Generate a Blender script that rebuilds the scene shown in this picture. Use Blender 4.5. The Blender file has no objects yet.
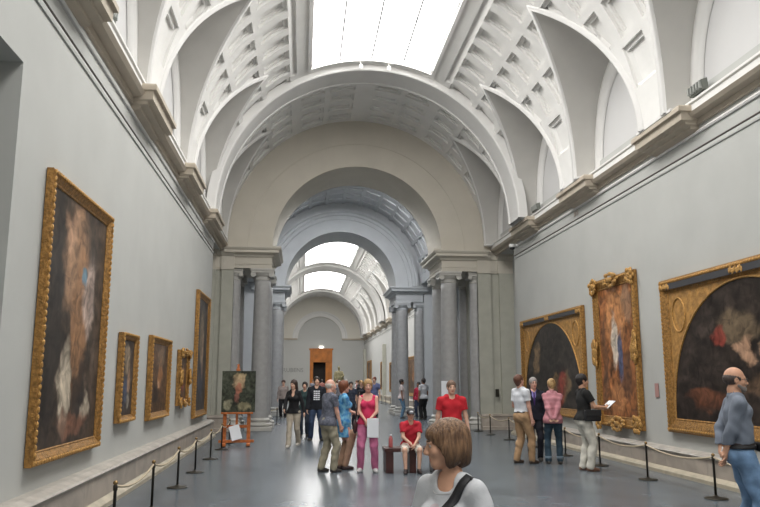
import bpy, bmesh, math, random
import numpy as np
from mathutils import Vector, Matrix, Euler
random.seed(7)
PI = math.pi
R = math.radians
SC = bpy.context.scene
COL = SC.collection

# ------------------------------------------------------------------ camera
cam_d = bpy.data.cameras.new('camera'); cam = bpy.data.objects.new('camera', cam_d); COL.objects.link(cam)
cam_d.sensor_width = 36.0; cam_d.lens = 738.0 / 760.0 * 36.0; cam_d.clip_end = 300; cam_d.clip_start = 0.05
cam.location = (0, 0, 1.63)
cam.rotation_euler = Euler((R(90 + 9.779), 0, R(-5.969)), 'XYZ')
SC.camera = cam
# ------------------------------------------------------------------ world, exposure
w = bpy.data.worlds.new('world'); SC.world = w; w.use_nodes = True
w.node_tree.nodes['Background'].inputs[0].default_value = (0.75, 0.86, 1.0, 1)
w.node_tree.nodes['Background'].inputs[1].default_value = 0.6
SC.view_settings.view_transform = 'Standard'; SC.view_settings.look = 'None'
SC.view_settings.gamma = 1.0; SC.view_settings.exposure = 0.0; SC.view_settings.use_curve_mapping = False
SKY_E = 8.5      # light of the glazed skylights over the near gallery
SKY_E2 = 10.0     # over the far gallery
ADDED_GLOW_E = 21.0      # added glow panel, unseen above the middle room


def area_light(name, loc, rot, sx, sy, power, col):
    l = bpy.data.lights.new(name, 'AREA'); l.shape = 'RECTANGLE'; l.size = sx; l.size_y = sy
    l.energy = power; l.color = col
    o = bpy.data.objects.new(name, l); COL.objects.link(o); o.location = loc; o.rotation_euler = rot
    return o


# ------------------------------------------------------------------ materials
MATS = {}


def mat(name, col, rough=0.6, metal=0.0, noise=0.0, nscale=6.0, bump=0.0, bscale=60.0, emit=None, spec=0.5, coat=0.0, col2=None, stretch=None):
    if name in MATS: return MATS[name]
    m = bpy.data.materials.new(name); m.use_nodes = True; MATS[name] = m
    nt = m.node_tree; b = nt.nodes['Principled BSDF']
    b.inputs['Base Color'].default_value = (*col, 1); b.inputs['Roughness'].default_value = rough
    b.inputs['Metallic'].default_value = metal; b.inputs['Specular IOR Level'].default_value = spec
    b.inputs['Coat Weight'].default_value = coat
    tc = nt.nodes.new('ShaderNodeTexCoord'); src = tc.outputs['Object']
    if stretch:
        mp = nt.nodes.new('ShaderNodeMapping'); mp.inputs['Scale'].default_value = stretch
        nt.links.new(src, mp.inputs[0]); src = mp.outputs[0]
    if noise or col2:
        n = nt.nodes.new('ShaderNodeTexNoise'); n.inputs['Scale'].default_value = nscale; n.inputs['Detail'].default_value = 5
        nt.links.new(src, n.inputs['Vector'])
        r = nt.nodes.new('ShaderNodeValToRGB')
        r.color_ramp.elements[0].position = 0.35; r.color_ramp.elements[1].position = 0.65
        c2 = col2 if col2 else tuple(min(1, c * (1 + noise)) for c in col)
        c1 = col if col2 else tuple(c * (1 - noise) for c in col)
        r.color_ramp.elements[0].color = (*c1, 1); r.color_ramp.elements[1].color = (*c2, 1)
        nt.links.new(n.outputs['Fac'], r.inputs[0]); nt.links.new(r.outputs[0], b.inputs['Base Color'])
    if bump:
        n2 = nt.nodes.new('ShaderNodeTexNoise'); n2.inputs['Scale'].default_value = bscale; n2.inputs['Detail'].default_value = 4
        nt.links.new(src, n2.inputs['Vector'])
        bp = nt.nodes.new('ShaderNodeBump'); bp.inputs['Strength'].default_value = bump; bp.inputs['Distance'].default_value = 0.02
        nt.links.new(n2.outputs['Fac'], bp.inputs['Height']); nt.links.new(bp.outputs[0], b.inputs['Normal'])
    if emit:
        b.inputs['Emission Color'].default_value = (*emit[0], 1); b.inputs['Emission Strength'].default_value = emit[1]
    return m


def brick_mat(name, col, colb, mortar, scale, bw, rh, ms, rough, noise=0.12, swap=False, spec=0.5):
    m = bpy.data.materials.new(name); m.use_nodes = True; MATS[name] = m
    nt = m.node_tree; b = nt.nodes['Principled BSDF']; b.inputs['Roughness'].default_value = rough
    b.inputs['Specular IOR Level'].default_value = spec
    tc = nt.nodes.new('ShaderNodeTexCoord')
    sp = nt.nodes.new('ShaderNodeSeparateXYZ'); cb = nt.nodes.new('ShaderNodeCombineXYZ')
    nt.links.new(tc.outputs['Object'], sp.inputs[0])
    if swap:      # wall slabs: run along y (plus x), up z
        ad = nt.nodes.new('ShaderNodeMath'); ad.operation = 'ADD'
        nt.links.new(sp.outputs[0], ad.inputs[0]); nt.links.new(sp.outputs[1], ad.inputs[1])
        nt.links.new(ad.outputs[0], cb.inputs[0]); nt.links.new(sp.outputs[2], cb.inputs[1])
    else:
        nt.links.new(sp.outputs[0], cb.inputs[0]); nt.links.new(sp.outputs[1], cb.inputs[1])
    br = nt.nodes.new('ShaderNodeTexBrick'); br.inputs['Scale'].default_value = scale
    br.inputs['Brick Width'].default_value = bw; br.inputs['Row Height'].default_value = rh
    br.inputs['Mortar Size'].default_value = ms; br.offset = 0.0
    br.inputs['Color1'].default_value = (*col, 1); br.inputs['Color2'].default_value = (*colb, 1); br.inputs['Mortar'].default_value = (*mortar, 1)
    nt.links.new(cb.outputs[0], br.inputs['Vector'])
    n = nt.nodes.new('ShaderNodeTexNoise'); n.inputs['Scale'].default_value = 2.2; n.inputs['Detail'].default_value = 8; n.inputs['Distortion'].default_value = 1.0
    nt.links.new(tc.outputs['Object'], n.inputs['Vector'])
    mr = nt.nodes.new('ShaderNodeMapRange'); mr.inputs[1].default_value = 0.3; mr.inputs[2].default_value = 0.7
    mr.inputs[3].default_value = 1 - noise; mr.inputs[4].default_value = 1 + noise
    nt.links.new(n.outputs['Fac'], mr.inputs[0])
    mx = nt.nodes.new('ShaderNodeMix'); mx.data_type = 'RGBA'; mx.blend_type = 'MULTIPLY'; mx.inputs[0].default_value = 1
    nt.links.new(br.outputs['Color'], mx.inputs[6]); nt.links.new(mr.outputs[0], mx.inputs[7])
    nt.links.new(mx.outputs[2], b.inputs['Base Color'])
    return m


M_WALL = mat('grey_wall_cloth', (0.46, 0.465, 0.445), 0.9, noise=0.03, nscale=1.2, bump=0.05, bscale=90)
M_WHITE = mat('white_plaster', (0.70, 0.69, 0.67), 0.85, noise=0.02, nscale=2)
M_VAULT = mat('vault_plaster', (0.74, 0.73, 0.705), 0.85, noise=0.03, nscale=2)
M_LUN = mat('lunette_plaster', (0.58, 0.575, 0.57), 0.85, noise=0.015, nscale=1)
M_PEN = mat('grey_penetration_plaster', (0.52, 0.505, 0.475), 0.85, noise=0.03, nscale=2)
M_BEIGE = mat('warm_plaster', (0.57, 0.53, 0.455), 0.85, noise=0.03, nscale=1.5)
M_STONE_SHADE = mat('cornice_stone_soffit_shade', (0.47, 0.41, 0.33), 0.8, noise=0.05, nscale=4)  # brown stone, its tone also holds the shade of ledge and corbel undersides
M_PIER = mat('grey_green_pier_stone', (0.42, 0.415, 0.355), 0.7, noise=0.05, nscale=3)
M_COLUMN = mat('grey_column_stone', (0.37, 0.365, 0.36), 0.55, noise=0.06, nscale=7)
M_CAP = mat('pale_capital_stone', (0.48, 0.465, 0.43), 0.7, noise=0.05, nscale=8)
M_BLUEW = mat('cool_grey_plaster', (0.53, 0.54, 0.545), 0.85, noise=0.03, nscale=2)
M_PLINTH = brick_mat('marble_plinth', (0.40, 0.345, 0.29), (0.34, 0.30, 0.26), (0.28, 0.25, 0.22), 1.0, 1.4, 3.0, 0.006, 0.45, 0.2, swap=True)
M_PLTOP = mat('pale_marble_moulding', (0.41, 0.38, 0.34), 0.45, noise=0.15, nscale=5)
M_CREAM = mat('cream_marble', (0.42, 0.37, 0.28), 0.5, noise=0.12, nscale=5)
M_FLOOR = brick_mat('polished_blue_grey_marble', (0.125, 0.145, 0.165), (0.108, 0.128, 0.148), (0.085, 0.098, 0.11), 1.0, 1.2, 1.2, 0.006, 0.27, 0.22)
M_GOLD = mat('gilded_wood', (0.33, 0.17, 0.045), 0.42, metal=0.4, noise=0.35, nscale=22, bump=0.9, bscale=45)
M_GOLD2 = mat('bright_gilding', (0.50, 0.28, 0.085), 0.4, metal=0.5, noise=0.3, nscale=40, bump=0.7, bscale=70)
M_GOLDP = mat('gold_spandrel_panel', (0.38, 0.20, 0.055), 0.55, noise=0.3, nscale=9, bump=0.5, bscale=25)
M_DARKB = mat('dark_frame_band', (0.05, 0.05, 0.055), 0.5)
M_DARK = mat('dark_bronze', (0.05, 0.045, 0.035), 0.4, metal=0.6)
M_ROPE = mat('beige_rope', (0.50, 0.42, 0.30), 0.9, bump=0.4, bscale=200)
M_CABLE = mat('dark_picture_rail', (0.10, 0.085, 0.075), 0.6)
M_BENCH = mat('dark_red_wood', (0.055, 0.018, 0.015), 0.35, noise=0.3, nscale=12)
M_EASEL = mat('orange_wood', (0.45, 0.13, 0.03), 0.45, noise=0.25, nscale=14)
M_PAPER = mat('white_paper', (0.80, 0.82, 0.86), 0.7)
M_ORANGE = mat('orange_door_wood', (0.50, 0.16, 0.02), 0.5, noise=0.2, nscale=2)
M_BLACK = mat('black_void', (0.02, 0.016, 0.014), 0.8)
M_METAL = mat('grey_metal_box', (0.16, 0.17, 0.15), 0.5, metal=0.3)
M_BONE = mat('white_enamel', (0.80, 0.80, 0.78), 0.4)
M_SIGN = mat('grey_sign_letters', (0.28, 0.28, 0.27), 0.7)
M_RED = mat('red_label', (0.40, 0.22, 0.20), 0.6)
M_GLAZE = mat('bright_skylight_glass', (0.9, 0.9, 0.9), 0.4, emit=((1.0, 0.985, 0.96), SKY_E))
M_GLAZE2 = mat('bright_far_skylight_glass', (0.9, 0.9, 0.9), 0.4, emit=((1.0, 0.985, 0.96), SKY_E2))
M_ADDED_GLOW = mat('added_glow_surface', (0.8, 0.85, 0.9), 0.4, emit=((0.95, 0.97, 1.0), ADDED_GLOW_E))
M_MULL = mat('grey_glazing_bar', (0.6, 0.6, 0.6), 0.5)


# ------------------------------------------------------------------ object helpers
def link(name, me, m=None, parent=None):
    o = bpy.data.objects.new(name, me); COL.objects.link(o)
    if m is not None:
        for q in (m if isinstance(m, (list, tuple)) else [m]): me.materials.append(q)
    if parent: o.parent = parent
    return o


def obj(name, bm, m, parent=None, smooth=False):
    bmesh.ops.recalc_face_normals(bm, faces=bm.faces[:])
    me = bpy.data.meshes.new(name); bm.to_mesh(me); bm.free()
    if smooth:
        for p in me.polygons: p.use_smooth = True
    return link(name, me, m, parent)


def empty(name, loc=(0, 0, 0), rz=0.0):
    o = bpy.data.objects.new(name, None); COL.objects.link(o); o.location = loc; o.rotation_euler = (0, 0, rz)
    o.empty_display_size = 0.1
    return o


def tag(o, label, cat, group=None, kind=None):
    o['label'] = label; o['category'] = cat
    if group: o['group'] = group
    if kind: o['kind'] = kind
    return o


def struct(o):
    o['kind'] = 'structure'; return o


def box(bm, x0, x1, y0, y1, z0, z1, bev=0.0):
    r = bmesh.ops.create_cube(bm, size=1.0)
    bmesh.ops.scale(bm, vec=(x1 - x0, y1 - y0, z1 - z0), verts=r['verts'])
    bmesh.ops.translate(bm, vec=((x0 + x1) / 2, (y0 + y1) / 2, (z0 + z1) / 2), verts=r['verts'])
    if bev > 0:
        es = list({e for v in r['verts'] for e in v.link_edges})
        bmesh.ops.bevel(bm, geom=es, offset=bev, segments=2, affect='EDGES', profile=0.5)


def B(x0, x1, y0, y1, z0, z1, bev=0.0):
    bm = bmesh.new(); box(bm, x0, x1, y0, y1, z0, z1, bev); return bm


def lathe(bm, prof, seg=32, cx=0, cy=0, a0=0.0, a1=2 * PI):
    full = abs(a1 - a0 - 2 * PI) < 1e-6
    n = seg if full else seg + 1
    rings = []
    for r, z in prof:
        rings.append([bm.verts.new((cx + r * math.cos(a0 + (a1 - a0) * i / seg), cy + r * math.sin(a0 + (a1 - a0) * i / seg), z)) for i in range(n)])
    for a, b in zip(rings[:-1], rings[1:]):
        for i in range(seg):
            j = (i + 1) % n
            try: bm.faces.new((a[i], a[j], b[j], b[i]))
            except ValueError: pass
    if full:
        for rg in (rings[0], rings[-1]):
            try: bm.faces.new(rg)
            except ValueError: pass


def tube(bm, pts, r, seg=8, cap=True):
    pts = [Vector(p) for p in pts]
    rs = r if isinstance(r, (list, tuple)) else [r] * len(pts)
    rings = []; up0 = None
    for i, p in enumerate(pts):
        d = (pts[min(i + 1, len(pts) - 1)] - pts[max(i - 1, 0)]).normalized()
        if up0 is None:
            up0 = Vector((0, 0, 1)) if abs(d.z) < 0.9 else Vector((1, 0, 0))
        u = (up0 - d * up0.dot(d)).normalized(); v = d.cross(u); up0 = u
        rings.append([bm.verts.new(p + u * rs[i] * math.cos(2 * PI * k / seg) + v * rs[i] * math.sin(2 * PI * k / seg)) for k in range(seg)])
    for a, b in zip(rings[:-1], rings[1:]):
        for i in range(seg): bm.faces.new((a[i], a[(i + 1) % seg], b[(i + 1) % seg], b[i]))
    if cap:
        bm.faces.new(rings[0]); bm.faces.new(rings[-1])


def extr(bm, prof, p0, p1, ax='y', caps=True):
    """closed profile [(u, z)] extruded along y (u = x) or along x (u = y)"""
    def P(u, z, t): return (u, t, z) if ax == 'y' else (t, u, z)
    a = [bm.verts.new(P(u, z, p0)) for u, z in prof]; b = [bm.verts.new(P(u, z, p1)) for u, z in prof]
    n = len(prof)
    for i in range(n): bm.faces.new((a[i], a[(i + 1) % n], b[(i + 1) % n], b[i]))
    if caps: bm.faces.new(a); bm.faces.new(b)


# ------------------------------------------------------------------ the gallery shell
CX = 1.84; RV = 4.45; ZS = 6.27
XL, XR = -2.78, 6.72          # gallery walls
YA, YB = -12.0, 22.8          # near gallery wall ends
Y1, Y1B = 25.0, 27.6          # first screen
Y2, Y2B = 35.3, 38.1          # second screen
YE = 81.0                     # end wall
BL = 4.33                     # bay length

struct(obj('floor', B(-12, 16, YA - 0.4, YE + 6, -0.3, 0.0), M_FLOOR))

# left wall with the side doorway near the camera (opening y 4.6..7.17, up to 4.72)
bm = bmesh.new()
box(bm, XL - 0.5, XL, 7.17, YB, 0, 6.6); box(bm, XL - 0.5, XL, YA, 4.6, 0, 6.6); box(bm, XL - 0.5, XL, 4.6, 7.17, 4.72, 6.6)
struct(obj('wall_left', bm, M_WALL))
bm = bmesh.new()   # short passage behind the side doorway
box(bm, -4.6, XL - 0.5, 7.17, 7.4, 0, 5.0); box(bm, -4.6, XL - 0.5, 4.4, 4.6, 0, 5.0); box(bm, -4.8, -4.6, 4.4, 7.4, 0, 5.0); box(bm, -4.6, XL - 0.5, 4.6, 7.17, 4.72, 5.0)
struct(obj('wall_passage', bm, M_PIER))
bm = bmesh.new(); box(bm, XR, XR + 0.5, YA, YB, 0, 6.6)
struct(obj('wall_right', bm, M_WALL))
bm = bmesh.new(); box(bm, XL - 0.6, XR + 0.6, YA - 0.4, YA, 0, 11.6)
struct(obj('wall_back', bm, M_WALL))
# recessed walls between the gallery ends and the first screen
bm = bmesh.new(); box(bm, -3.9, -3.3, YB, Y1, 0, 6.6); box(bm, -3.3, XL - 0.5, YB - 0.3, YB, 0, 6.0)
box(bm, -3.3, XL, YB, Y1, 6.0, 6.6); struct(obj('wall_left_recess', bm, M_WALL))
bm = bmesh.new(); box(bm, 7.3, 7.9, YB, Y1, 0, 6.6); box(bm, XR, 7.3, YB, Y1, 6.0, 6.6); struct(obj('wall_right_recess', bm, M_WALL))
# far gallery walls
bm = bmesh.new(); box(bm, XL - 0.5, XL, Y2B, YE, 0, 6.6); struct(obj('wall_far_left', bm, M_WALL))
bm = bmesh.new(); box(bm, XR, XR + 0.5, Y2B, YE, 0, 6.6); struct(obj('wall_far_right', bm, mat('far_wall_plaster', (0.48, 0.48, 0.465), 0.9)))
# middle room
bm = bmesh.new(); box(bm, -7.4, -7.0, Y1, Y2B, 0, 6.6); struct(obj('wall_middle_left', bm, M_BLUEW))
bm = bmesh.new(); box(bm, 10.6, 11.0, Y1, Y2B, 0, 6.6); struct(obj('wall_middle_right', bm, M_BLUEW))


# plinths along the walls
def plinth(name, x, s, y0, y1, z=0.50):
    """x wall face, s = +1 projects to +x"""
    bm = bmesh.new()
    extr(bm, [(x - s * 0.02, 0.0), (x + s * 0.20, 0.0), (x + s * 0.20, z - 0.08), (x - s * 0.02, z - 0.08)], y0, y1)
    o = struct(obj(name, bm, M_PLINTH))
    bm = bmesh.new()
    extr(bm, [(x - s * 0.02, z - 0.08), (x + s * 0.215, z - 0.08), (x + s * 0.235, z - 0.055), (x + s * 0.215, z - 0.03), (x + s * 0.17, z - 0.02), (x + s * 0.12, z), (x - s * 0.02, z)], y0, y1)
    obj('moulding', bm, M_PLTOP, o)
    bm = bmesh.new()
    extr(bm, [(x, 0), (x + s * 0.28, 0), (x + s * 0.28, 0.06), (x + s * 0.25, 0.09), (x + s * 0.20, 0.12), (x, 0.12)], y0 - 0.0, y1)
    obj('skirting', bm, M_CREAM, o)


plinth('baseboard_left', XL, 1, 7.17, YB); plinth('baseboard_left_near', XL, 1, YA, 4.6)
plinth('baseboard_right', XR, -1, YA, YB, 0.46)
plinth('baseboard_far_left', XL, 1, Y2B, YE); plinth('baseboard_far_right', XR, -1, Y2B, YE)


# ledge and picture rail running along the wall tops
def ledge_profile(x, s):
    return [(x - s * 0.05, 5.98), (x + s * 0.04, 5.98), (x + s * 0.05, 6.06), (x + s * 0.17, 6.09), (x + s * 0.19, 6.12), (x + s * 0.19, 6.27), (x + s * 0.22, 6.29), (x + s * 0.22, 6.33), (x + s * 0.02, 6.46), (x - s * 0.05, 6.46)]


TR = [0]


def trim(bm, m, smooth=False):
    TR[0] += 1
    return struct(obj('trim_%d' % TR[0], bm, m, None, smooth))


for x, s, y0, y1 in ((XL, 1, YA, Y1), (XR, -1, YA, Y1), (XL, 1, Y2B, YE), (XR, -1, Y2B, YE)):
    bm = bmesh.new(); extr(bm, ledge_profile(x, s), y0, y1); trim(bm, M_VAULT)
    bm = bmesh.new(); extr(bm, [(x - s * 0.02, 5.96), (x + s * 0.05, 5.96), (x + s * 0.06, 6.05), (x + s * 0.19, 6.07), (x + s * 0.235, 6.13), (x + s * 0.18, 6.15), (x - s * 0.02, 6.15)], y0, y1); trim(bm, M_STONE_SHADE)  # lower ledge strip: shade of the soffit put into a browner colour
    bm = bmesh.new(); extr(bm, [(x - s * 0.01, 5.82), (x + s * 0.03, 5.82), (x + s * 0.045, 5.85), (x + s * 0.03, 5.88), (x - s * 0.01, 5.90)], y0, y1 if y1 > 30 else YB); trim(bm, M_WHITE)
    yr = y1 if y1 > 30 else YB - 0.05
    bm = bmesh.new(); extr(bm, [(x - s * 0.01, 5.55), (x + s * 0.025, 5.55), (x + s * 0.035, 5.565), (x + s * 0.025, 5.58), (x - s * 0.01, 5.58)], y0, yr); trim(bm, M_CABLE)
    bm = bmesh.new(); extr(bm, [(x - s * 0.01, 5.47), (x + s * 0.02, 5.47), (x + s * 0.025, 5.50), (x + s * 0.02, 5.545), (x - s * 0.01, 5.545)], y0, yr); trim(bm, M_WALL)


# corbels that carry the feet of the vault
def corbel_bm(x, s, yc, w=0.93):
    bm = bmesh.new()
    steps = [(5.86, 0.05, 0.22), (5.90, 0.14, 0.16), (5.94, 0.15, 0.15), (5.96, 0.26, 0.10), (6.0, 0.27, 0.09), (6.02, 0.36, 0.05), (6.15, 0.37, 0.04), (6.165, 0.42, 0.0), (6.24, 0.42, 0.0), (6.27, 0.40, 0.02)]
    rings = []
    for z, ox, iny in steps:
        a = yc - w + iny; b = yc + w - iny
        rings.append([bm.verts.new(p) for p in ((x - s * 0.03, a, z), (x + s * ox, a, z), (x + s * ox, b, z), (x - s * 0.03, b, z))])
    for p, q in zip(rings[:-1], rings[1:]):
        for i in range(4): bm.faces.new((p[i], p[(i + 1) % 4], q[(i + 1) % 4], q[i]))
    bm.faces.new(rings[0]); bm.faces.new(rings[-1])
    return bm


YD = 23.12
bays1 = [YD - BL * k for k in range(8)]
NB2 = 10; BL2 = (YE - Y2B) / NB2
bays2 = [Y2B + BL2 * (k + 0.5) for k in range(NB2)]
proto = {}
for side, (x, s) in (('l', (XL, 1)), ('r', (XR, -1))):
    for k in range(0, 8):
        yc = YD - BL * (k + 0.5)
        if yc < YA: continue
        trim(corbel_bm(x, s, yc), M_STONE_SHADE)
    for k in range(1, NB2):
        trim(corbel_bm(x, s, Y2B + BL2 * k), M_STONE_SHADE)

# ------------------------------------------------------------------ coffered vault bays
TH_TIP = 47.0; WL = 1.62; PW = 1.8
ROWS = [(10.6, 21.3), (23.3, 33.7), (35.8, 46.2), (48.3, 58.7)]
ROWS_X = [(63.0, 73.5), (75.5, 86.0)]
SKY_TH = 66.8


def vault_bay(yc, bl, skyrange=None, lo=False):
    """skyrange: (y0, y1) world range of the glazed opening, or None"""
    hb = bl / 2; k_ = bl / BL
    cof = [(c * 0.866 * k_, 0.275 * k_) for c in (-2.5, -1.5, -.5, .5, 1.5, 2.5)]
    eps = 0.004
    ys = {-hb, hb}
    for c, h in cof:
        for e in (h, h - 0.10):
            for sg in (-1, 1): [ys.add(q) for q in (round(c + sg * e, 4), round(c + sg * (e - eps), 4)) if abs(q) < hb - 0.01]
    for e in (hb - 0.40 * k_, hb - 0.40 * k_ + eps, hb - 0.28 * k_, hb - 0.28 * k_ + eps): ys.add(e); ys.add(-e)
    if skyrange:
        for q in skyrange:
            if abs(q - yc) < hb: ys.add(q - yc)
    ys = sorted(ys); fill = []
    st = 0.30 if lo else 0.085
    for a, b in zip(ys[:-1], ys[1:]):
        n = max(1, int((b - a) / st)); fill += [a + (b - a) * i / n for i in range(n)]
    ys = fill + [ys[-1]]
    te = 0.06
    ths = {0.0, 90.0, TH_TIP, SKY_TH, 60.6, 60.6 + te, 61.4, 61.4 + te}
    rows = ROWS + ROWS_X
    for a, b in rows:
        for e in (0, 1.2):
            ths.update((round(a + e, 3), round(a + e + te, 3), round(b - e, 3), round(b - e - te, 3)))
    ths = sorted(ths); fill = []
    st = 4.0 if lo else 1.6
    for a, b in zip(ths[:-1], ths[1:]):
        n = max(1, int((b - a) / st)); fill += [a + (b - a) * i / n for i in range(n)]
    ths = fill + [90.0]

    def wth(t): return WL * k_ * (1 - (t / TH_TIP) ** PW) if t < TH_TIP else 0.0

    def insky(y): return skyrange and skyrange[0] < yc + y < skyrange[1]

    def depth(t, y):
        sk = insky(y)
        if sk and 60.6 < t + te / 2 < 61.4 + te: return 0.05
        for i, (a, b) in enumerate(rows):
            if i >= 4 and (skyrange and skyrange[0] - 1.0 < yc + y < skyrange[1] + 1.0): continue
            if a <= t <= b:
                if i == 0:
                    if abs(y) > hb - 0.28 * k_ - 1e-4 and a + 1.2 < t < b - 1.2: return 0.10
                    if abs(y) > hb - 0.40 * k_ + 1e-4 and a + .01 < t < b - .01: return 0.05
                    return 0.0
                for c, h in cof:
                    if abs(y - c) < h - 1e-4 and a + 0.01 < t < b - 0.01:
                        # leave out coffers cut by the lunette
                        if i <= 2 and abs(y) < wth(t) + 0.11 * k_: return 0.0
                        if abs(y - c) < h - 0.10 - 1e-4 and a + 1.21 < t < b - 1.21: return 0.12
                        return 0.06
        return 0.0
    bm = bmesh.new()
    for sg in (1, -1):
        grid = []
        for t in ths:
            wv = wth(t); row = []
            for y in ys:
                row.append((t, y))
            grid.append(row)
        keep = {}
        nt_, ny = len(ths), len(ys)
        cells = []
        for i in range(nt_ - 1):
            tc = (ths[i] + ths[i + 1]) / 2; wc = wth(tc)
            for j in range(ny - 1):
                ycn = (ys[j] + ys[j + 1]) / 2
                if abs(ycn) < wc: continue
                if tc > SKY_TH and insky(ycn): continue
                cells.append((i, j))
        vm = {}

        def V(i, j):
            if (i, j) in vm: return vm[(i, j)]
            t, y = ths[i], ys[j]
            wv = wth(t); y2 = y
            if t < TH_TIP and abs(y) < wv: y2 = math.copysign(wv, y)
            r = RV + depth(t, y)
            v = bm.verts.new((CX + sg * r * math.cos(R(t)), yc + y2, ZS + r * math.sin(R(t))))
            vm[(i, j)] = v; return v
        for i, j in cells:
            vs = [V(i, j), V(i + 1, j), V(i + 1, j + 1), V(i, j + 1)]
            try: bm.faces.new(vs)
            except ValueError: pass
    bmesh.ops.remove_doubles(bm, verts=bm.verts[:], dist=0.0008)
    # penetrations (ruled surfaces from groin to the wall lunette)
    return bm


def lunette(yc, bl, sg, xw):
    """returns (penetration, lunette panel, groin rib, lunette moulding) meshes"""
    k_ = bl / BL; n = 32
    G = []; L = []; 
    for i in range(n + 1):
        a = PI * i / n
        f = 1 - abs(1 - 2 * i / n); th = R(TH_TIP * f); sy = 1 if i <= n / 2 else -1
        G.append(Vector((CX + sg * RV * math.cos(th), yc + sy * WL * k_ * (1 - f ** PW), ZS + RV * math.sin(th))))
        L.append(Vector((xw, yc + (WL - 0.12) * k_ * math.cos(a), 6.42 + 2.30 * math.sin(a))))
    bm = bmesh.new()
    prev = None
    for g, l in zip(G, L):
        cur = [bm.verts.new(g.lerp(l, f)) for f in (0, 0.25, 0.5, 0.75, 1)]
        if prev:
            for q in range(4): bm.faces.new((prev[q], cur[q], cur[q + 1], prev[q + 1]))
        prev = cur
    pen = bm
    bm = bmesh.new()
    pts = [bm.verts.new(l + Vector((sg * 0.06, 0, 0))) for l in L]; bm.faces.new(pts); pts2 = None
    # rim from wall plane to panel
    prev = None
    for l in L:
        c = (bm.verts.new(l), bm.verts.new(l + Vector((sg * 0.06, 0, 0))))
        if prev: bm.faces.new((prev[0], c[0], c[1], prev[1]))
        prev = c
    panel = bm
    bm = bmesh.new()   # groin rib: band following the groin on the vault side
    prev = None
    for i in range(n + 1):
        a = PI * i / n
        ring = []
        for wd, rr in ((0.0, 0.05), (0.03, -0.035), (0.09, -0.045), (0.11, -0.01), (0.19, -0.03), (0.20, 0.02)):
            f = 1 + wd / (WL * k_)
            f = 1 - abs(1 - 2 * i / n); sy = 1 if i <= n / 2 else -1
            if i == n // 2: sy = 0
            th = R((TH_TIP + wd * 14) * f); r = RV + rr
            ring.append(bm.verts.new((CX + sg * r * math.cos(th), yc + sy * (WL * k_ + wd) * (1 - f ** PW), ZS + r * math.sin(th))))
        if prev:
            for q in range(5): bm.faces.new((prev[q], ring[q], ring[q + 1], prev[q + 1]))
        prev = ring
    rib = bm
    bm = bmesh.new()   # moulding just inside the lunette wall
    prev = None
    for i in range(n + 1):
        a = PI * i / n; ring = []
        for sc_, dx in ((1.0, -0.015), (1.0, -0.06), (0.93, -0.05), (0.91, -0.02), (0.85, -0.03), (0.83, 0.05)):
            ring.append(bm.verts.new((xw + sg * dx, yc + (WL - 0.12) * k_ * sc_ * math.cos(a), 6.42 + 2.30 * sc_ * math.sin(a))))
        if prev:
            for q in range(5): bm.faces.new((prev[q], ring[q], ring[q + 1], prev[q + 1]))
        prev = ring
    return pen, panel, rib, bm


SKYS = [(-9.0, 2.4), (4.9, 19.9), (41.6, 56.7), (61.7, 73.4)]


def sky_for(yc, bl):
    for a, b in SKYS:
        if a < yc + bl / 2 and b > yc - bl / 2: return (a, b)
    return None


cn = [0]
for bays, bl, lo in ((bays1, BL, False), (bays2, BL2, True)):
    for yc in bays:
        if yc + bl / 2 < YA: continue
        cn[0] += 1
        o = struct(obj('ceiling' if cn[0] == 1 else 'ceiling.%03d' % (cn[0] - 1), vault_bay(yc, bl, sky_for(yc, bl), lo), M_VAULT))
        for sg, xw in ((1, XR + 0.02), (-1, XL - 0.02)):
            pen, panel, rib, mo = lunette(yc, bl, sg, xw)
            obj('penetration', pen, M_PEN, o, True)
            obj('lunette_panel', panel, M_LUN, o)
            obj('groin_rib', rib, M_WHITE, o, True)
            obj('lunette_moulding', mo, M_WHITE, o, True)
            # foot of the vault between springing and the wall (closes the pocket behind the pendentive)
            bm = bmesh.new(); 
            for s2 in (-1, 1):
                a = yc + s2 * (WL - 0.12) * bl / BL; b = yc + s2 * bl / 2
                box(bm, min(xw, CX + sg * RV), max(xw, CX + sg * RV), min(a, b), max(a, b), ZS - 0.02, ZS + 0.03)
            obj('vault_foot', bm, M_WHITE, o)

# transverse ribs
def rib(y0, y1, r_in, m=M_WHITE):
    bm = bmesh.new(); n = 64; prev = None
    prof = [(RV + 0.1, y0), (r_in, y0), (r_in - 0.03, y0 + 0.03), (r_in - 0.03, y0 + 0.13), (r_in, y0 + 0.15), (r_in, y1 - 0.15), (r_in - 0.03, y1 - 0.13), (r_in - 0.03, y1 - 0.03), (r_in, y1), (RV + 0.1, y1)]
    for i in range(n + 1):
        a = PI * i / n
        ring = [bm.verts.new((CX + r * math.cos(a), y, ZS + r * math.sin(a))) for r, y in prof]
        if prev:
            for q in range(len(prof) - 1): bm.faces.new((prev[q], ring[q], ring[q + 1], prev[q + 1]))
        prev = ring
    return bm


for y0, y1 in ((20.2, 21.35), (3.3, 4.5), (57.8, 60.4), (74.6, 77.0)):
    trim(rib(y0, y1, RV - 0.14), M_WHITE)

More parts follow.
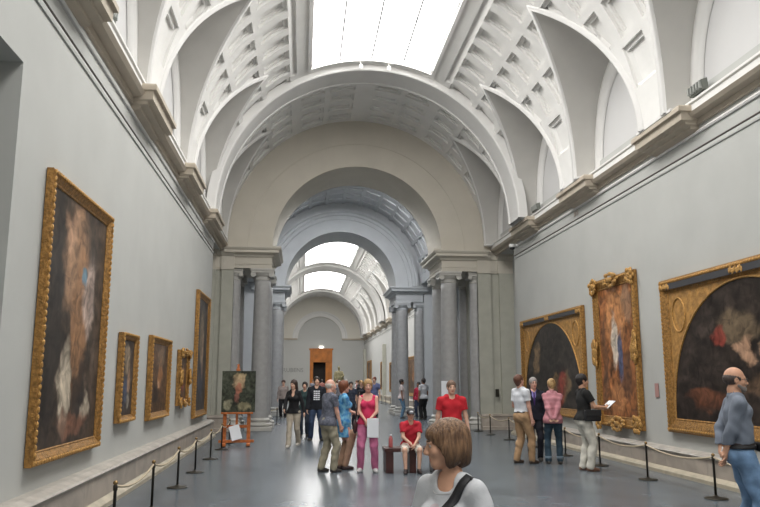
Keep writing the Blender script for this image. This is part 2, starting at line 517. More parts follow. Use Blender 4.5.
# skylights: curved glazing with bars and trimmed frame
for i, (a, b) in enumerate(SKYS):
    bm = bmesh.new(); prev = None; rr = RV + 0.10; n = 16
    for q in range(n + 1):
        t = R(SKY_TH - 0.6 + (180 - 2 * SKY_TH + 1.2) * q / n)
        cur = [bm.verts.new((CX + rr * math.cos(t), y, ZS + rr * math.sin(t))) for y in (a, b)]
        if prev: bm.faces.new((prev[0], prev[1], cur[1], cur[0]))
        prev = cur
    o = struct(obj('window_%d' % (i + 1), bm, M_GLAZE if i < 2 else M_GLAZE2))
    for t in (SKY_TH + 0.8, 78.3, 90, 101.7, 179.2 - SKY_TH):
        bm = bmesh.new(); t = R(t); r2 = RV + 0.07
        x = CX + r2 * math.cos(t); z = ZS + r2 * math.sin(t)
        box(bm, x - 0.024, x + 0.024, a, b, z - 0.03, z + 0.02); obj('glazing_bar', bm, M_MULL, o)
    # frame on the vault
    bm = bmesh.new()
    for t0, t1 in ((SKY_TH - 1.0, SKY_TH + 0.3), (180 - SKY_TH - 0.3, 181 - SKY_TH)):
        prev = None
        for r_, t in ((RV + 0.1, t1), (RV - 0.03, t1), (RV - 0.03, t0), (RV + 0.02, t0)) if t0 < 90 else ((RV + 0.1, t0), (RV - 0.03, t0), (RV - 0.03, t1), (RV + 0.02, t1)):
            cur = [bm.verts.new((CX + r_ * math.cos(R(t)), y, ZS + r_ * math.sin(R(t)))) for y in (a, b)]
            if prev: bm.faces.new((prev[0], prev[1], cur[1], cur[0]))
            prev = cur
    for ye, s in ((a, -1), (b, 1)):
        prev = None
        for q in range(n + 1):
            t = R(SKY_TH - 1 + (182 - 2 * SKY_TH) * q / n)
            cur = [bm.verts.new((CX + r_ * math.cos(t), ye + s * d, ZS + r_ * math.sin(t))) for r_, d in ((RV + 0.12, -0.02), (RV - 0.03, -0.02), (RV - 0.03, 0.12), (RV + 0.02, 0.12))]
            if prev:
                for k in range(3): bm.faces.new((prev[k], prev[k + 1], cur[k + 1], cur[k]))
            prev = cur
    obj('window_frame', bm, M_WHITE, o)


# ------------------------------------------------------------------ screens of columns with arches
def arch_wall(bm, x0, x1, z0, z1, cx, r, zs, ya, yb, n=56):
    def out(t):
        dx, dz = math.cos(t), math.sin(t)
        c = []
        if dx > 1e-6: c.append((x1 - cx) / dx)
        if dx < -1e-6: c.append((x0 - cx) / dx)
        if dz > 1e-6: c.append((z1 - zs) / dz)
        k = min(c); return cx + dx * k, zs + dz * k
    ang = [PI * i / n for i in range(n + 1)]
    ang += [math.atan2(z1 - zs, x1 - cx), math.atan2(z1 - zs, x0 - cx)]; ang.sort()
    prev = None
    for t in ang:
        ox, oz = out(t); ix, iz = cx + r * math.cos(t), zs + r * math.sin(t)
        cur = [bm.verts.new(p) for p in ((ox, ya, oz), (ix, ya, iz), (ix, yb, iz), (ox, yb, oz))]
        if prev:
            for q in range(3): bm.faces.new((prev[q], prev[q + 1], cur[q + 1], cur[q]))
        prev = cur
    if z0 < zs:
        box(bm, x0, cx - r, ya, yb, z0, zs); box(bm, cx + r, x1, ya, yb, z0, zs)


def archivolt(cx, zs, prof, n=64):
    """prof: list of (radius, y) swept around the arch"""
    bm = bmesh.new(); prev = None
    for i in range(n + 1):
        a = PI * i / n
        ring = [bm.verts.new((cx + r * math.cos(a), y, zs + r * math.sin(a))) for r, y in prof]
        if prev:
            for q in range(len(prof) - 1): bm.faces.new((prev[q], ring[q], ring[q + 1], prev[q + 1]))
        prev = ring
    return bm


ZE = 5.39      # underside of the entablature
ZT = 6.10      # its top


def entablature(x0, x1, y0, y1, m):
    """rectangular block with cornice mouldings on all sides"""
    bm = bmesh.new()
    steps = [(ZE, 0.0), (ZE + 0.13, 0.0), (ZE + 0.13, 0.02), (ZE + 0.16, 0.02), (ZE + 0.16, 0.0), (5.76, 0.0), (5.78, 0.05), (5.84, 0.07), (5.88, 0.19), (5.90, 0.24), (5.98, 0.24), (6.0, 0.27), (6.06, 0.31), (ZT, 0.31), (ZT + 0.03, 0.05)]
    rings = []
    for z, o in steps:
        rings.append([bm.verts.new(p) for p in ((x0 - o, y0 - o, z), (x1 + o, y0 - o, z), (x1 + o, y1 + o, z), (x0 - o, y1 + o, z))])
    for a, b in zip(rings[:-1], rings[1:]):
        for i in range(4): bm.faces.new((a[i], a[(i + 1) % 4], b[(i + 1) % 4], b[i]))
    bm.faces.new(rings[0]); bm.faces.new(rings[-1])
    return bm


def column(x, y, m, mc, r=0.30, label='', group=None, half=None):
    t = empty('column' if half is None else 'engaged_column', (x, y, 0))
    prof = [(r * 1.0, 0.40)]
    for k in range(0, 13):
        f = k / 12; prof.append((r * (1.0 - 0.13 * f ** 1.6), 0.42 + (5.08 - 0.42) * f))
    bm = bmesh.new(); lathe(bm, prof, 40); obj('shaft', bm, m, t, True)
    bm = bmesh.new(); lathe(bm, [(r * .86, 5.0), (r * .93, 5.01), (r * .93, 5.05), (r * .87, 5.06), (r * .87, 5.13), (r * 1.0, 5.15), (r * 1.12, 5.20), (r * 1.18, 5.23)], 40)
    # volute cushions
    for sx in (-1, 1):
        bm2 = bmesh.new(); 
        pts = [(0, 0)]
        prof2 = [(0.001, -r * 1.1), (r * .30, -r * 1.1), (r * .30, -r * 1.0), (r * .22, -r * .5), (r * .20, 0), (r * .22, r * .5), (r * .30, r * 1.0), (r * .30, r * 1.1), (0.001, r * 1.1)]
        lathe(bm2, prof2, 20)
        bmesh.ops.rotate(bm2, verts=bm2.verts[:], cent=(0, 0, 0), matrix=Matrix.Rotation(PI / 2, 3, 'X'))
        bmesh.ops.translate(bm2, verts=bm2.verts[:], vec=(sx * r * 0.98, 0, 5.19))
        me = bpy.data.meshes.new('tmp'); bm2.to_mesh(me); bm.from_mesh(me); bm2.free(); bpy.data.meshes.remove(me)
    box(bm, -r * 1.22, r * 1.22, -r * 1.15, r * 1.15, 5.24, 5.31, 0.01); box(bm, -r * 1.3, r * 1.3, -r * 1.22, r * 1.22, 5.31, ZE, 0.01)
    obj('capital', bm, mc, t, False)
    bm = bmesh.new(); box(bm, -r * 1.4, r * 1.4, -r * 1.4, r * 1.4, 0, 0.14, 0.01)
    pr = [(r * 1.0, 0.14)]
    for k in range(9): a = -PI / 2 + PI * k / 8; pr.append((r * 1.28 + 0.055 * math.cos(a), 0.195 + 0.055 * math.sin(a)))
    pr += [(r * 1.16, 0.26), (r * 1.10, 0.29), (r * 1.14, 0.315)]
    for k in range(7): a = -PI / 2 + PI * k / 6; pr.append((r * 1.13 + 0.03 * math.cos(a), 0.345 + 0.03 * math.sin(a)))
    pr += [(r * 1.05, 0.39), (r * 1.0, 0.42)]
    lathe(bm, pr, 40); obj('base', bm, M_CAP if m is M_COLUMN else m, t, True)
    tag(t, label, 'column', group)
    return t


# first screen: upper wall with the great arch
CA = 1.85; RA = 2.92; ZA = 6.13
bm = bmesh.new(); arch_wall(bm, -3.4, 7.4, ZA, 11.6, CA, RA, ZA, Y1, Y1B)
struct(obj('wall_first_screen', bm, M_BEIGE))
trim(archivolt(CA, ZA, [(3.76, Y1 + 0.01), (3.76, Y1 - 0.015), (3.73, Y1 - 0.015), (3.72, Y1 + 0.01)]), M_BEIGE)
trim(archivolt(CA, ZA, [(RA - 0.01, Y1B), (RA + 0.55, Y1B), (RA + 0.55, Y1B + 0.08), (RA - 0.01, Y1B + 0.06)]), M_BLUEW)
# entablatures on the two column groups and the piers beside them
trim(entablature(-2.42, -1.08, Y1 + 0.05, Y1B - 0.05, M_BEIGE), M_BEIGE)
trim(entablature(4.78, 6.12, Y1 + 0.05, Y1B - 0.05, M_BEIGE), M_BEIGE)
for a, b, q in ((-3.6, -2.35, 1), (6.05, 7.6, -1)):
    bm = bmesh.new(); box(bm, a, b, Y1 + 0.12, Y1B, 0, 5.33); 
    if q < 0: box(bm, 6.05, 6.52, Y1 + 0.04, Y1 + 0.2, 0.5, 5.33); box(bm, 6.80, 7.6, Y1 + 0.0, Y1 + 0.2, 0.5, 5.33)
    else: box(bm, -2.75, -2.35, Y1 + 0.04, Y1 + 0.2, 0.5, 5.33); box(bm, -3.6, -2.95, Y1 + 0.0, Y1 + 0.2, 0.5, 5.33)
    struct(obj('wall_screen_pier' if q > 0 else 'wall_screen_pier.001', bm, M_PIER))
    bm = bmesh.new(); box(bm, a, b, Y1 + 0.08, Y1B, 5.33, ZA + 0.02)
    m1 = [(b - 0.42, b + 0.02)] if q > 0 else [(a - 0.02, a + 0.45)]
    rest = [(a, -2.95)] if q > 0 else [(6.75, b)]
    for u, v in m1 + rest:
        extr(bm, [(Y1 + 0.1, 5.33), (Y1 - 0.0, 5.33), (Y1 - 0.0, 5.78), (Y1 - 0.05, 5.82), (Y1 - 0.10, 5.88), (Y1 - 0.10, 5.97), (Y1 - 0.16, 6.05), (Y1 - 0.16, ZT), (Y1 + 0.1, ZT + 0.03)], u, v, 'x')
    extr(bm, [(Y1 + 0.15, 5.40), (Y1 + 0.06, 5.40), (Y1 + 0.06, 5.78), (Y1 + 0.01, 5.82), (Y1 - 0.02, 5.97), (Y1 - 0.06, 6.05), (Y1 - 0.06, ZT), (Y1 + 0.1, ZT + 0.03)], a, b, 'x')
    trim(bm, M_BEIGE)
    bm = bmesh.new()
    extr(bm, [(Y1 + 0.2, 0), (Y1 - 0.22, 0), (Y1 - 0.22, 0.10), (Y1 - 0.16, 0.13), (Y1 - 0.14, 0.42), (Y1 - 0.17, 0.45), (Y1 - 0.13, 0.52), (Y1 + 0.2, 0.52)], a, b + (0.02 if q > 0 else 0), 'x')
    trim(bm, M_PLINTH)
for sx in (-1, 1):
    side = 'left' if sx < 0 else 'right'
    for yy, nm in ((Y1 + 0.42, 'front'), (Y1B - 0.42, 'rear')):
        column(CA + sx * 3.24, yy, M_COLUMN, M_CAP, 0.31, 'free-standing grey stone column, %s one under the %s pier of the nearer arch' % (nm, side))
    for yy, nm in ((Y1 + 0.42, 'front'), (Y1B - 0.42, 'rear')):
        column(CA + sx * 4.19, yy, M_COLUMN, M_CAP, 0.235, 'grey stone column built against the %s outer pier of the nearer arch, %s one' % (side, nm), half=1)

# second screen
CB = 1.80; RB = 2.66
bm = bmesh.new(); arch_wall(bm, -7.0, 10.6, ZA, 11.6, CB, RB, ZA, Y2, Y2B); struct(obj('wall_second_screen', bm, M_BLUEW))
bm = bmesh.new(); box(bm, -7.0, CB - 4.05, Y2, Y2B, 0, ZA); box(bm, CB + 4.05, 10.6, Y2, Y2B, 0, ZA); struct(obj('wall_second_screen_piers', bm, M_BLUEW))
trim(archivolt(CB, ZA, [(3.76, Y2 + 0.01), (3.76, Y2 - 0.22), (3.64, Y2 - 0.24), (3.58, Y2 - 0.14), (3.47, Y2 - 0.13), (3.45, Y2 - 0.06), (3.28, Y2 - 0.05), (3.26, Y2 + 0.01)]), M_BLUEW)
trim(entablature(CB - 4.0, CB - RB - 0.02, Y2 + 0.05, Y2B - 0.05, M_BLUEW), M_BLUEW)
trim(entablature(CB + RB + 0.02, CB + 4.0, Y2 + 0.05, Y2B - 0.05, M_BLUEW), M_BLUEW)
for sx in (-1, 1):
    side = 'left' if sx < 0 else 'right'
    for yy, nm in ((Y2 + 0.42, 'front'), (Y2B - 0.42, 'rear')):
        column(CB + sx * 3.02, yy, M_COLUMN, M_BLUEW, 0.31, 'cool grey column, %s one under the %s pier of the farther arch' % (nm, side))
    column(CB + sx * 3.85, Y2 + 0.42, M_COLUMN, M_BLUEW, 0.26, 'cool grey column against the %s pier wall of the farther arch' % side, half=1)

# middle room: coffered barrel with an added, unseen glow panel at the crown, flat side ceilings
bm = bmesh.new()
RM = 3.92; n = 54; cofb = []
ths = []
rows = [(6 + 12 * k, 16 + 12 * k) for k in range(14)]
for a, b in rows: ths += [a, a + .1, b - .1, b]
ths = sorted(set([0, 180] + ths))
ysm = sorted(set([Y1B, Y2, 28.6, 31.2] + sum([[Y1B + 0.25 + 0.96 * k, Y1B + 0.255 + 0.96 * k, Y1B + 0.955 + 0.96 * k, Y1B + 0.96 + 0.96 * k] for k in range(8)], [])))
ysm = [y for y in ysm if y <= Y2]
def dm(t, y):
    if not any(a + .05 < t < b - .05 for a, b in rows): return 0
    for k in range(8):
        if Y1B + 0.252 + 0.96 * k < y < Y1B + 0.958 + 0.96 * k: return 0.06
    return 0
vv = [[bm.verts.new((CB + (RM + dm(t, y)) * math.cos(R(t)), y, ZS + (RM + dm(t, y)) * math.sin(R(t)))) for y in ysm] for t in ths]
for i in range(len(ths) - 1):
    for j in range(len(ysm) - 1):
        tcn = (ths[i] + ths[i + 1]) / 2; yy = (ysm[j] + ysm[j + 1]) / 2
        if 66 < tcn < 114 and 28.6 < yy < 31.2: continue
        bm.faces.new((vv[i][j], vv[i + 1][j], vv[i + 1][j + 1], vv[i][j + 1]))
o = struct(obj('ceiling_middle', bm, M_BLUEW))
bm = bmesh.new(); box(bm, -7.2, CB - RM, Y1B, Y2, ZS, ZS + 0.3); box(bm, CB + RM, 10.8, Y1B, Y2, ZS, ZS + 0.3); struct(obj('ceiling_middle_sides', bm, M_BLUEW))
bm = bmesh.new(); box(bm, CB - 1.9, CB + 1.9, 28.4, 31.4, ZS + RM + 0.05, ZS + RM + 0.12)
o = struct(obj('window_5', bm, M_ADDED_GLOW))  # added light source for the middle room, kept out of view

# end wall with niche arch and tall wooden door
bm = bmesh.new(); arch_wall(bm, XL - 0.5, XR + 0.5, ZA, 11.6, 1.9, 2.4, ZA, YE, YE + 0.5); struct(obj('wall_end', bm, mat('pale_warm_plaster', (0.68, 0.65, 0.58), 0.85)))
bm = bmesh.new()
box(bm, XL - 0.5, 0.85, YE, YE + 0.5, 0, ZA); box(bm, 3.25, XR + 0.5, YE, YE + 0.5, 0, ZA); box(bm, 0.85, 3.25, YE, YE + 0.5, 5.0, ZA)
box(bm, -1.0, 4.8, YE + 0.25, YE + 0.5, ZA, 9.2)
struct(obj('wall_end_lower', bm, mat('far_grey_wall', (0.52, 0.52, 0.50), 0.9)))
trim(archivolt(1.9, ZA, [(3.0, YE + 0.01), (3.0, YE - 0.06), (2.85, YE - 0.06), (2.8, YE - 0.02), (2.42, YE - 0.02), (2.4, YE + 0.1)]), M_WHITE)
bm = bmesh.new(); box(bm, XL, -0.55, YE - 0.15, YE + 0.05, 6.0, 6.16); box(bm, 4.3, XR, YE - 0.15, YE + 0.05, 6.0, 6.16); trim(bm, M_STONE_SHADE)
dr = struct(empty('door_1', (2.05, YE, 0)))
bm = bmesh.new(); box(bm, -1.2, -0.85, -0.08, 0.9, 0, 5.0); box(bm, 0.5, 1.2, -0.02, 0.9, 0, 5.0); box(bm, -1.2, 1.2, -0.1, 0.9, 3.6, 5.0)
box(bm, -1.3, 1.3, -0.14, 0.0, 4.9, 5.08); obj('door_frame', bm, M_ORANGE, dr)
bm = bmesh.new(); box(bm, -0.85, 0.5, 0.85, 0.95, 0, 3.6); obj('dark_opening', bm, M_BLACK, dr)
t = tag(empty('emergency_lamp', (2.05, YE - 0.1, 5.12)), 'small lit lamp over the tall orange door at the far end', 'lamp')
obj('lamp_body', B(-0.22, 0.22, -0.05, 0.08, 0, 0.2, 0.02), mat('lit_lamp', (1, 1, 1), 0.5, emit=((1, 0.95, 0.85), 3.0)), t)


# wall lettering left of the far door
def text(name, body, size, loc, rot, m, ext=0.01, parent=None):
    c = bpy.data.curves.new(name, 'FONT'); c.body = body; c.size = size; c.extrude = ext; c.align_x = 'CENTER'; c.resolution_u = 2
    q = bpy.data.objects.new(name, c); COL.objects.link(q); bpy.context.view_layer.update()
    c2 = bpy.data.meshes.new_from_object(q); bpy.data.objects.remove(q); bpy.data.curves.remove(c); c2.materials.clear(); c = c2; c.name = name
    o = bpy.data.objects.new(name, c); COL.objects.link(o); o.location = loc; o.rotation_euler = rot; c.materials.append(m)
    if parent: o.parent = parent
    return o


o = text('wall_lettering', 'RUBENS', 0.62, (-0.95, YE - 0.01, 2.55), (PI / 2, 0, 0), M_SIGN)
tag(o, 'faint grey capital letters on the far end wall left of the door', 'lettering')

# ------------------------------------------------------------------ body surface engine (distance fields meshed on a grid)
def smin(a, b, k):
    if k <= 0: return np.minimum(a, b)
    h = np.clip(0.5 + 0.5 * (b - a) / k, 0, 1)
    return b + (a - b) * h - k * h * (1 - h)


class Field:
    def __init__(s, lo, hi, h):
        s.h = h; s.lo = np.array(lo, float); n = np.ceil((np.array(hi) - s.lo) / h).astype(int) + 1
        s.ax = [(s.lo[i] + h * np.arange(n[i])).astype(np.float32) for i in range(3)]
        s.F = np.full(tuple(n), 0.12, np.float32)

    def _sl(s, lo, hi):
        out = []
        for i in range(3):
            a = int(max(0, math.floor((lo[i] - s.lo[i]) / s.h))); b = int(min(len(s.ax[i]), math.ceil((hi[i] - s.lo[i]) / s.h) + 1))
            if b <= a: return None
            out.append(slice(a, b))
        return tuple(out)

    def ap(s, prim, k=0.02, op='u'):
        fn, lo, hi = prim; m = 0.05 + k
        sl = s._sl([q - m for q in lo], [q + m for q in hi])
        if sl is None: return
        X = s.ax[0][sl[0]][:, None, None]; Y = s.ax[1][sl[1]][None, :, None]; Z = s.ax[2][sl[2]][None, None, :]
        d = fn(X, Y, Z)
        if op == 'u': s.F[sl] = smin(s.F[sl], d, k)
        else: s.F[sl] = -smin(-s.F[sl], d, k)

    def wrinkle(s, amp, fr, seed=0):
        rg = np.random.RandomState(seed)
        X = s.ax[0][:, None, None]; Y = s.ax[1][None, :, None]; Z = s.ax[2][None, None, :]
        t = 0
        for i in range(4):
            v = rg.normal(size=3); v /= np.linalg.norm(v); v[2] *= 1.4
            t = t + np.sin((X * v[0] + Y * v[1] + Z * v[2]) * fr * (0.6 + 0.35 * i) + rg.rand() * 6 + 1.5 * np.sin(Z * fr * 0.4 + i))
        s.F += (min(amp, 0.0062) / 2 * t).astype(np.float32)

    def mesh(s):
        F = s.F
        F[0], F[-1] = 0.1, 0.1; F[:, 0], F[:, -1] = 0.1, 0.1; F[:, :, 0], F[:, :, -1] = 0.1, 0.1
        N = F < 0; nx, ny, nz = F.shape
        cnt = np.zeros((nx - 1, ny - 1, nz - 1), np.int8)
        for a in (0, 1):
            for b in (0, 1):
                for c in (0, 1): cnt += N[a:nx - 1 + a, b:ny - 1 + b, c:nz - 1 + c]
        act = (cnt > 0) & (cnt < 8); idx = np.argwhere(act)
        idm = np.full(act.shape, -1, np.int32); idm[act] = np.arange(len(idx))
        acc = np.zeros((len(idx), 3)); num = np.zeros(len(idx))
        for ax in range(3):
            o1, o2 = [(1, 2), (0, 2), (0, 1)][ax]
            for u in (0, 1):
                for v in (0, 1):
                    p = idx.copy(); p[:, o1] += u; p[:, o2] += v; q = p.copy(); q[:, ax] += 1
                    f0 = F[p[:, 0], p[:, 1], p[:, 2]]; f1 = F[q[:, 0], q[:, 1], q[:, 2]]
                    m = (f0 < 0) != (f1 < 0)
                    t = np.where(m, f0 / np.where(m, f0 - f1, 1), 0)
                    pos = p.astype(float); pos[:, ax] += t
                    acc[m] += pos[m]; num[m] += 1
        V = s.lo + acc / np.maximum(num, 1)[:, None] * s.h
        faces = []
        for ax in range(3):
            o1, o2 = [(1, 2), (2, 0), (0, 1)][ax]
            sa = [slice(None)] * 3; sb = [slice(None)] * 3; sa[ax] = slice(0, -1); sb[ax] = slice(1, None)
            ch = N[tuple(sa)] != N[tuple(sb)]
            e = np.argwhere(ch); e = e[(e[:, o1] > 0) & (e[:, o2] > 0)]
            if not len(e): continue
            neg = N[e[:, 0], e[:, 1], e[:, 2]]
            c = []
            for u, v in ((0, 0), (1, 0), (1, 1), (0, 1)):
                p = e.copy(); p[:, o1] -= u; p[:, o2] -= v
                p = np.minimum(p, np.array(act.shape) - 1); c.append(idm[p[:, 0], p[:, 1], p[:, 2]])
            q = np.stack(c, 1); q[~neg] = q[~neg][:, ::-1]
            faces.append(q[(q >= 0).all(1)])
        Q = np.concatenate(faces) if faces else np.zeros((0, 4), int)
        return V, Q


def vmesh(name, V, Q):
    me = bpy.data.meshes.new(name)
    me.vertices.add(len(V)); me.vertices.foreach_set('co', np.asarray(V, np.float32).ravel())
    me.loops.add(len(Q) * 4); me.loops.foreach_set('vertex_index', Q.astype(np.int32).ravel())
    me.polygons.add(len(Q)); me.polygons.foreach_set('loop_start', np.arange(0, len(Q) * 4, 4, dtype=np.int32))
    me.polygons.foreach_set('loop_total', np.full(len(Q), 4, np.int32)); me.polygons.foreach_set('use_smooth', np.ones(len(Q), bool))
    me.update(calc_edges=True)
    return me


def A(*v): return np.array(v, float)


def cone(a, b, ra, rb, fy=1.0, clip=None):
    """tapered limb a->b; fy flattens in y; clip = (point, normal): cut away beyond the plane"""
    a = A(*a); b = A(*b); rm = max(ra, rb)

    def fn(X, Y, Z):
        ay, by = a[1] / fy, b[1] / fy
        px, py, pz = X - a[0], Y / fy - ay, Z - a[2]
        bx, byy, bz = b[0] - a[0], by - ay, b[2] - a[2]
        L = bx * bx + byy * byy + bz * bz + 1e-9
        t = np.clip((px * bx + py * byy + pz * bz) / L, 0, 1)
        d = np.sqrt((px - t * bx) ** 2 + (py - t * byy) ** 2 + (pz - t * bz) ** 2) - (ra + (rb - ra) * t)
        if fy < 1: d = d * (0.5 + 0.5 * fy)
        if clip is not None:
            c, n = clip
            d = np.maximum(d, (X - c[0]) * n[0] + (Y - c[1]) * n[1] + (Z - c[2]) * n[2])
        return d.astype(np.float32)
    return fn, np.minimum(a, b) - rm, np.maximum(a, b) + rm


def ell(c, r, M=None):
    """ellipsoid; M = local frame columns (world = c + M @ local)"""
    c = A(*c); r = A(*r); M = np.eye(3) if M is None else np.asarray(M); e = np.abs(M) @ r

    def fn(X, Y, Z):
        x, y, z = X - c[0], Y - c[1], Z - c[2]
        l = [(M[0, i] * x + M[1, i] * y + M[2, i] * z) for i in range(3)]
        k0 = np.sqrt(sum((l[i] / r[i]) ** 2 for i in range(3))); k1 = np.sqrt(sum((l[i] / r[i] ** 2) ** 2 for i in range(3))) + 1e-9
        return (k0 * (k0 - 1) / k1).astype(np.float32)
    return fn, c - e, c + e


def half(p, n, lo, hi):
    """everything on the +n side of the plane"""
    def fn(X, Y, Z): return (-((X - p[0]) * n[0] + (Y - p[1]) * n[1] + (Z - p[2]) * n[2])).astype(np.float32)
    return fn, A(*lo), A(*hi)


def nrm(v): v = A(*v); return v / (np.linalg.norm(v) + 1e-9)


def ik(a, b, l1, l2, pole):
    """middle joint between a and b"""
    a = A(*a); b = A(*b); d = b - a; L = np.linalg.norm(d); mx = (l1 + l2) * 0.999
    if L > mx: b = a + d / L * mx; d = b - a; L = mx
    u = d / L; x = (l1 * l1 - l2 * l2 + L * L) / (2 * L); h = math.sqrt(max(0, l1 * l1 - x * x))
    p = A(*pole); p = p - u * (p @ u); p = nrm(p)
    return a + u * x + p * h, b


def rotm(yaw=0, pitch=0, roll=0):
    return np.array(Euler((R(pitch), R(roll), R(yaw)), 'XYZ').to_matrix())


SKIN = {'fair': (0.66, 0.40, 0.29), 'tan': (0.60, 0.33, 0.215), 'brown': (0.28, 0.14, 0.085), 'pink': (0.68, 0.38, 0.29)}


def cloth(name, col, noise=0.12, rough=0.9, **k): return mat(name, col, rough, noise=noise, nscale=k.pop('nscale', 9), bump=0.15, bscale=140, **k)


def hand_prims(w, d, palm, side, s, curl=0.5):
    """w wrist, d direction of the fingers, palm = palm normal (unit), side = +1 right hand"""
    d = nrm(d); pn = A(*palm); pn = nrm(pn - d * (pn @ d)); lat = np.cross(d, pn) * side   # towards the thumb
    P = [(cone(w - d * 0.01 * s, w + d * 0.03 * s, 0.024 * s, 0.026 * s), 0.012)]
    for q in (-0.026, -0.009, 0.009, 0.026):
        P.append((cone(w + d * 0.03 * s + lat * q * 0.55 * s, w + d * 0.088 * s + lat * q * s, 0.014 * s, 0.0125 * s), 0.010))
    for q, L in ((0.028, 0.072), (0.0095, 0.082), (-0.0095, 0.076), (-0.028, 0.060)):
        b = w + d * 0.088 * s + lat * q * s; ang = 0.25 + curl * 0.5; dd = d
        r = 0.0092
        for f in (0.45, 0.32, 0.25):
            dd = nrm(dd * math.cos(ang) + pn * math.sin(ang)) if True else dd
            e = b + dd * L * f * s; P.append((cone(b, e, r * s, (r - 0.0008) * s), 0.004)); b = e; r -= 0.0008; ang = curl * 0.75
    b = w + d * 0.025 * s + lat * 0.020 * s; td = nrm(d * 0.72 + lat * 0.66 + pn * 0.22)
    e = b + td * 0.036 * s; P.append((cone(b, e, 0.014 * s, 0.0115 * s), 0.008))
    td = nrm(d * 0.88 + lat * 0.32 + pn * 0.35); e2 = e + td * 0.030 * s; P.append((cone(e, e2, 0.011 * s, 0.010 * s), 0.005))
    td = nrm(d * 0.9 + lat * 0.08 + pn * 0.4); e3 = e2 + td * 0.024 * s; P.append((cone(e2, e3, 0.010 * s, 0.008 * s), 0.005))
    return P


class Man: pass


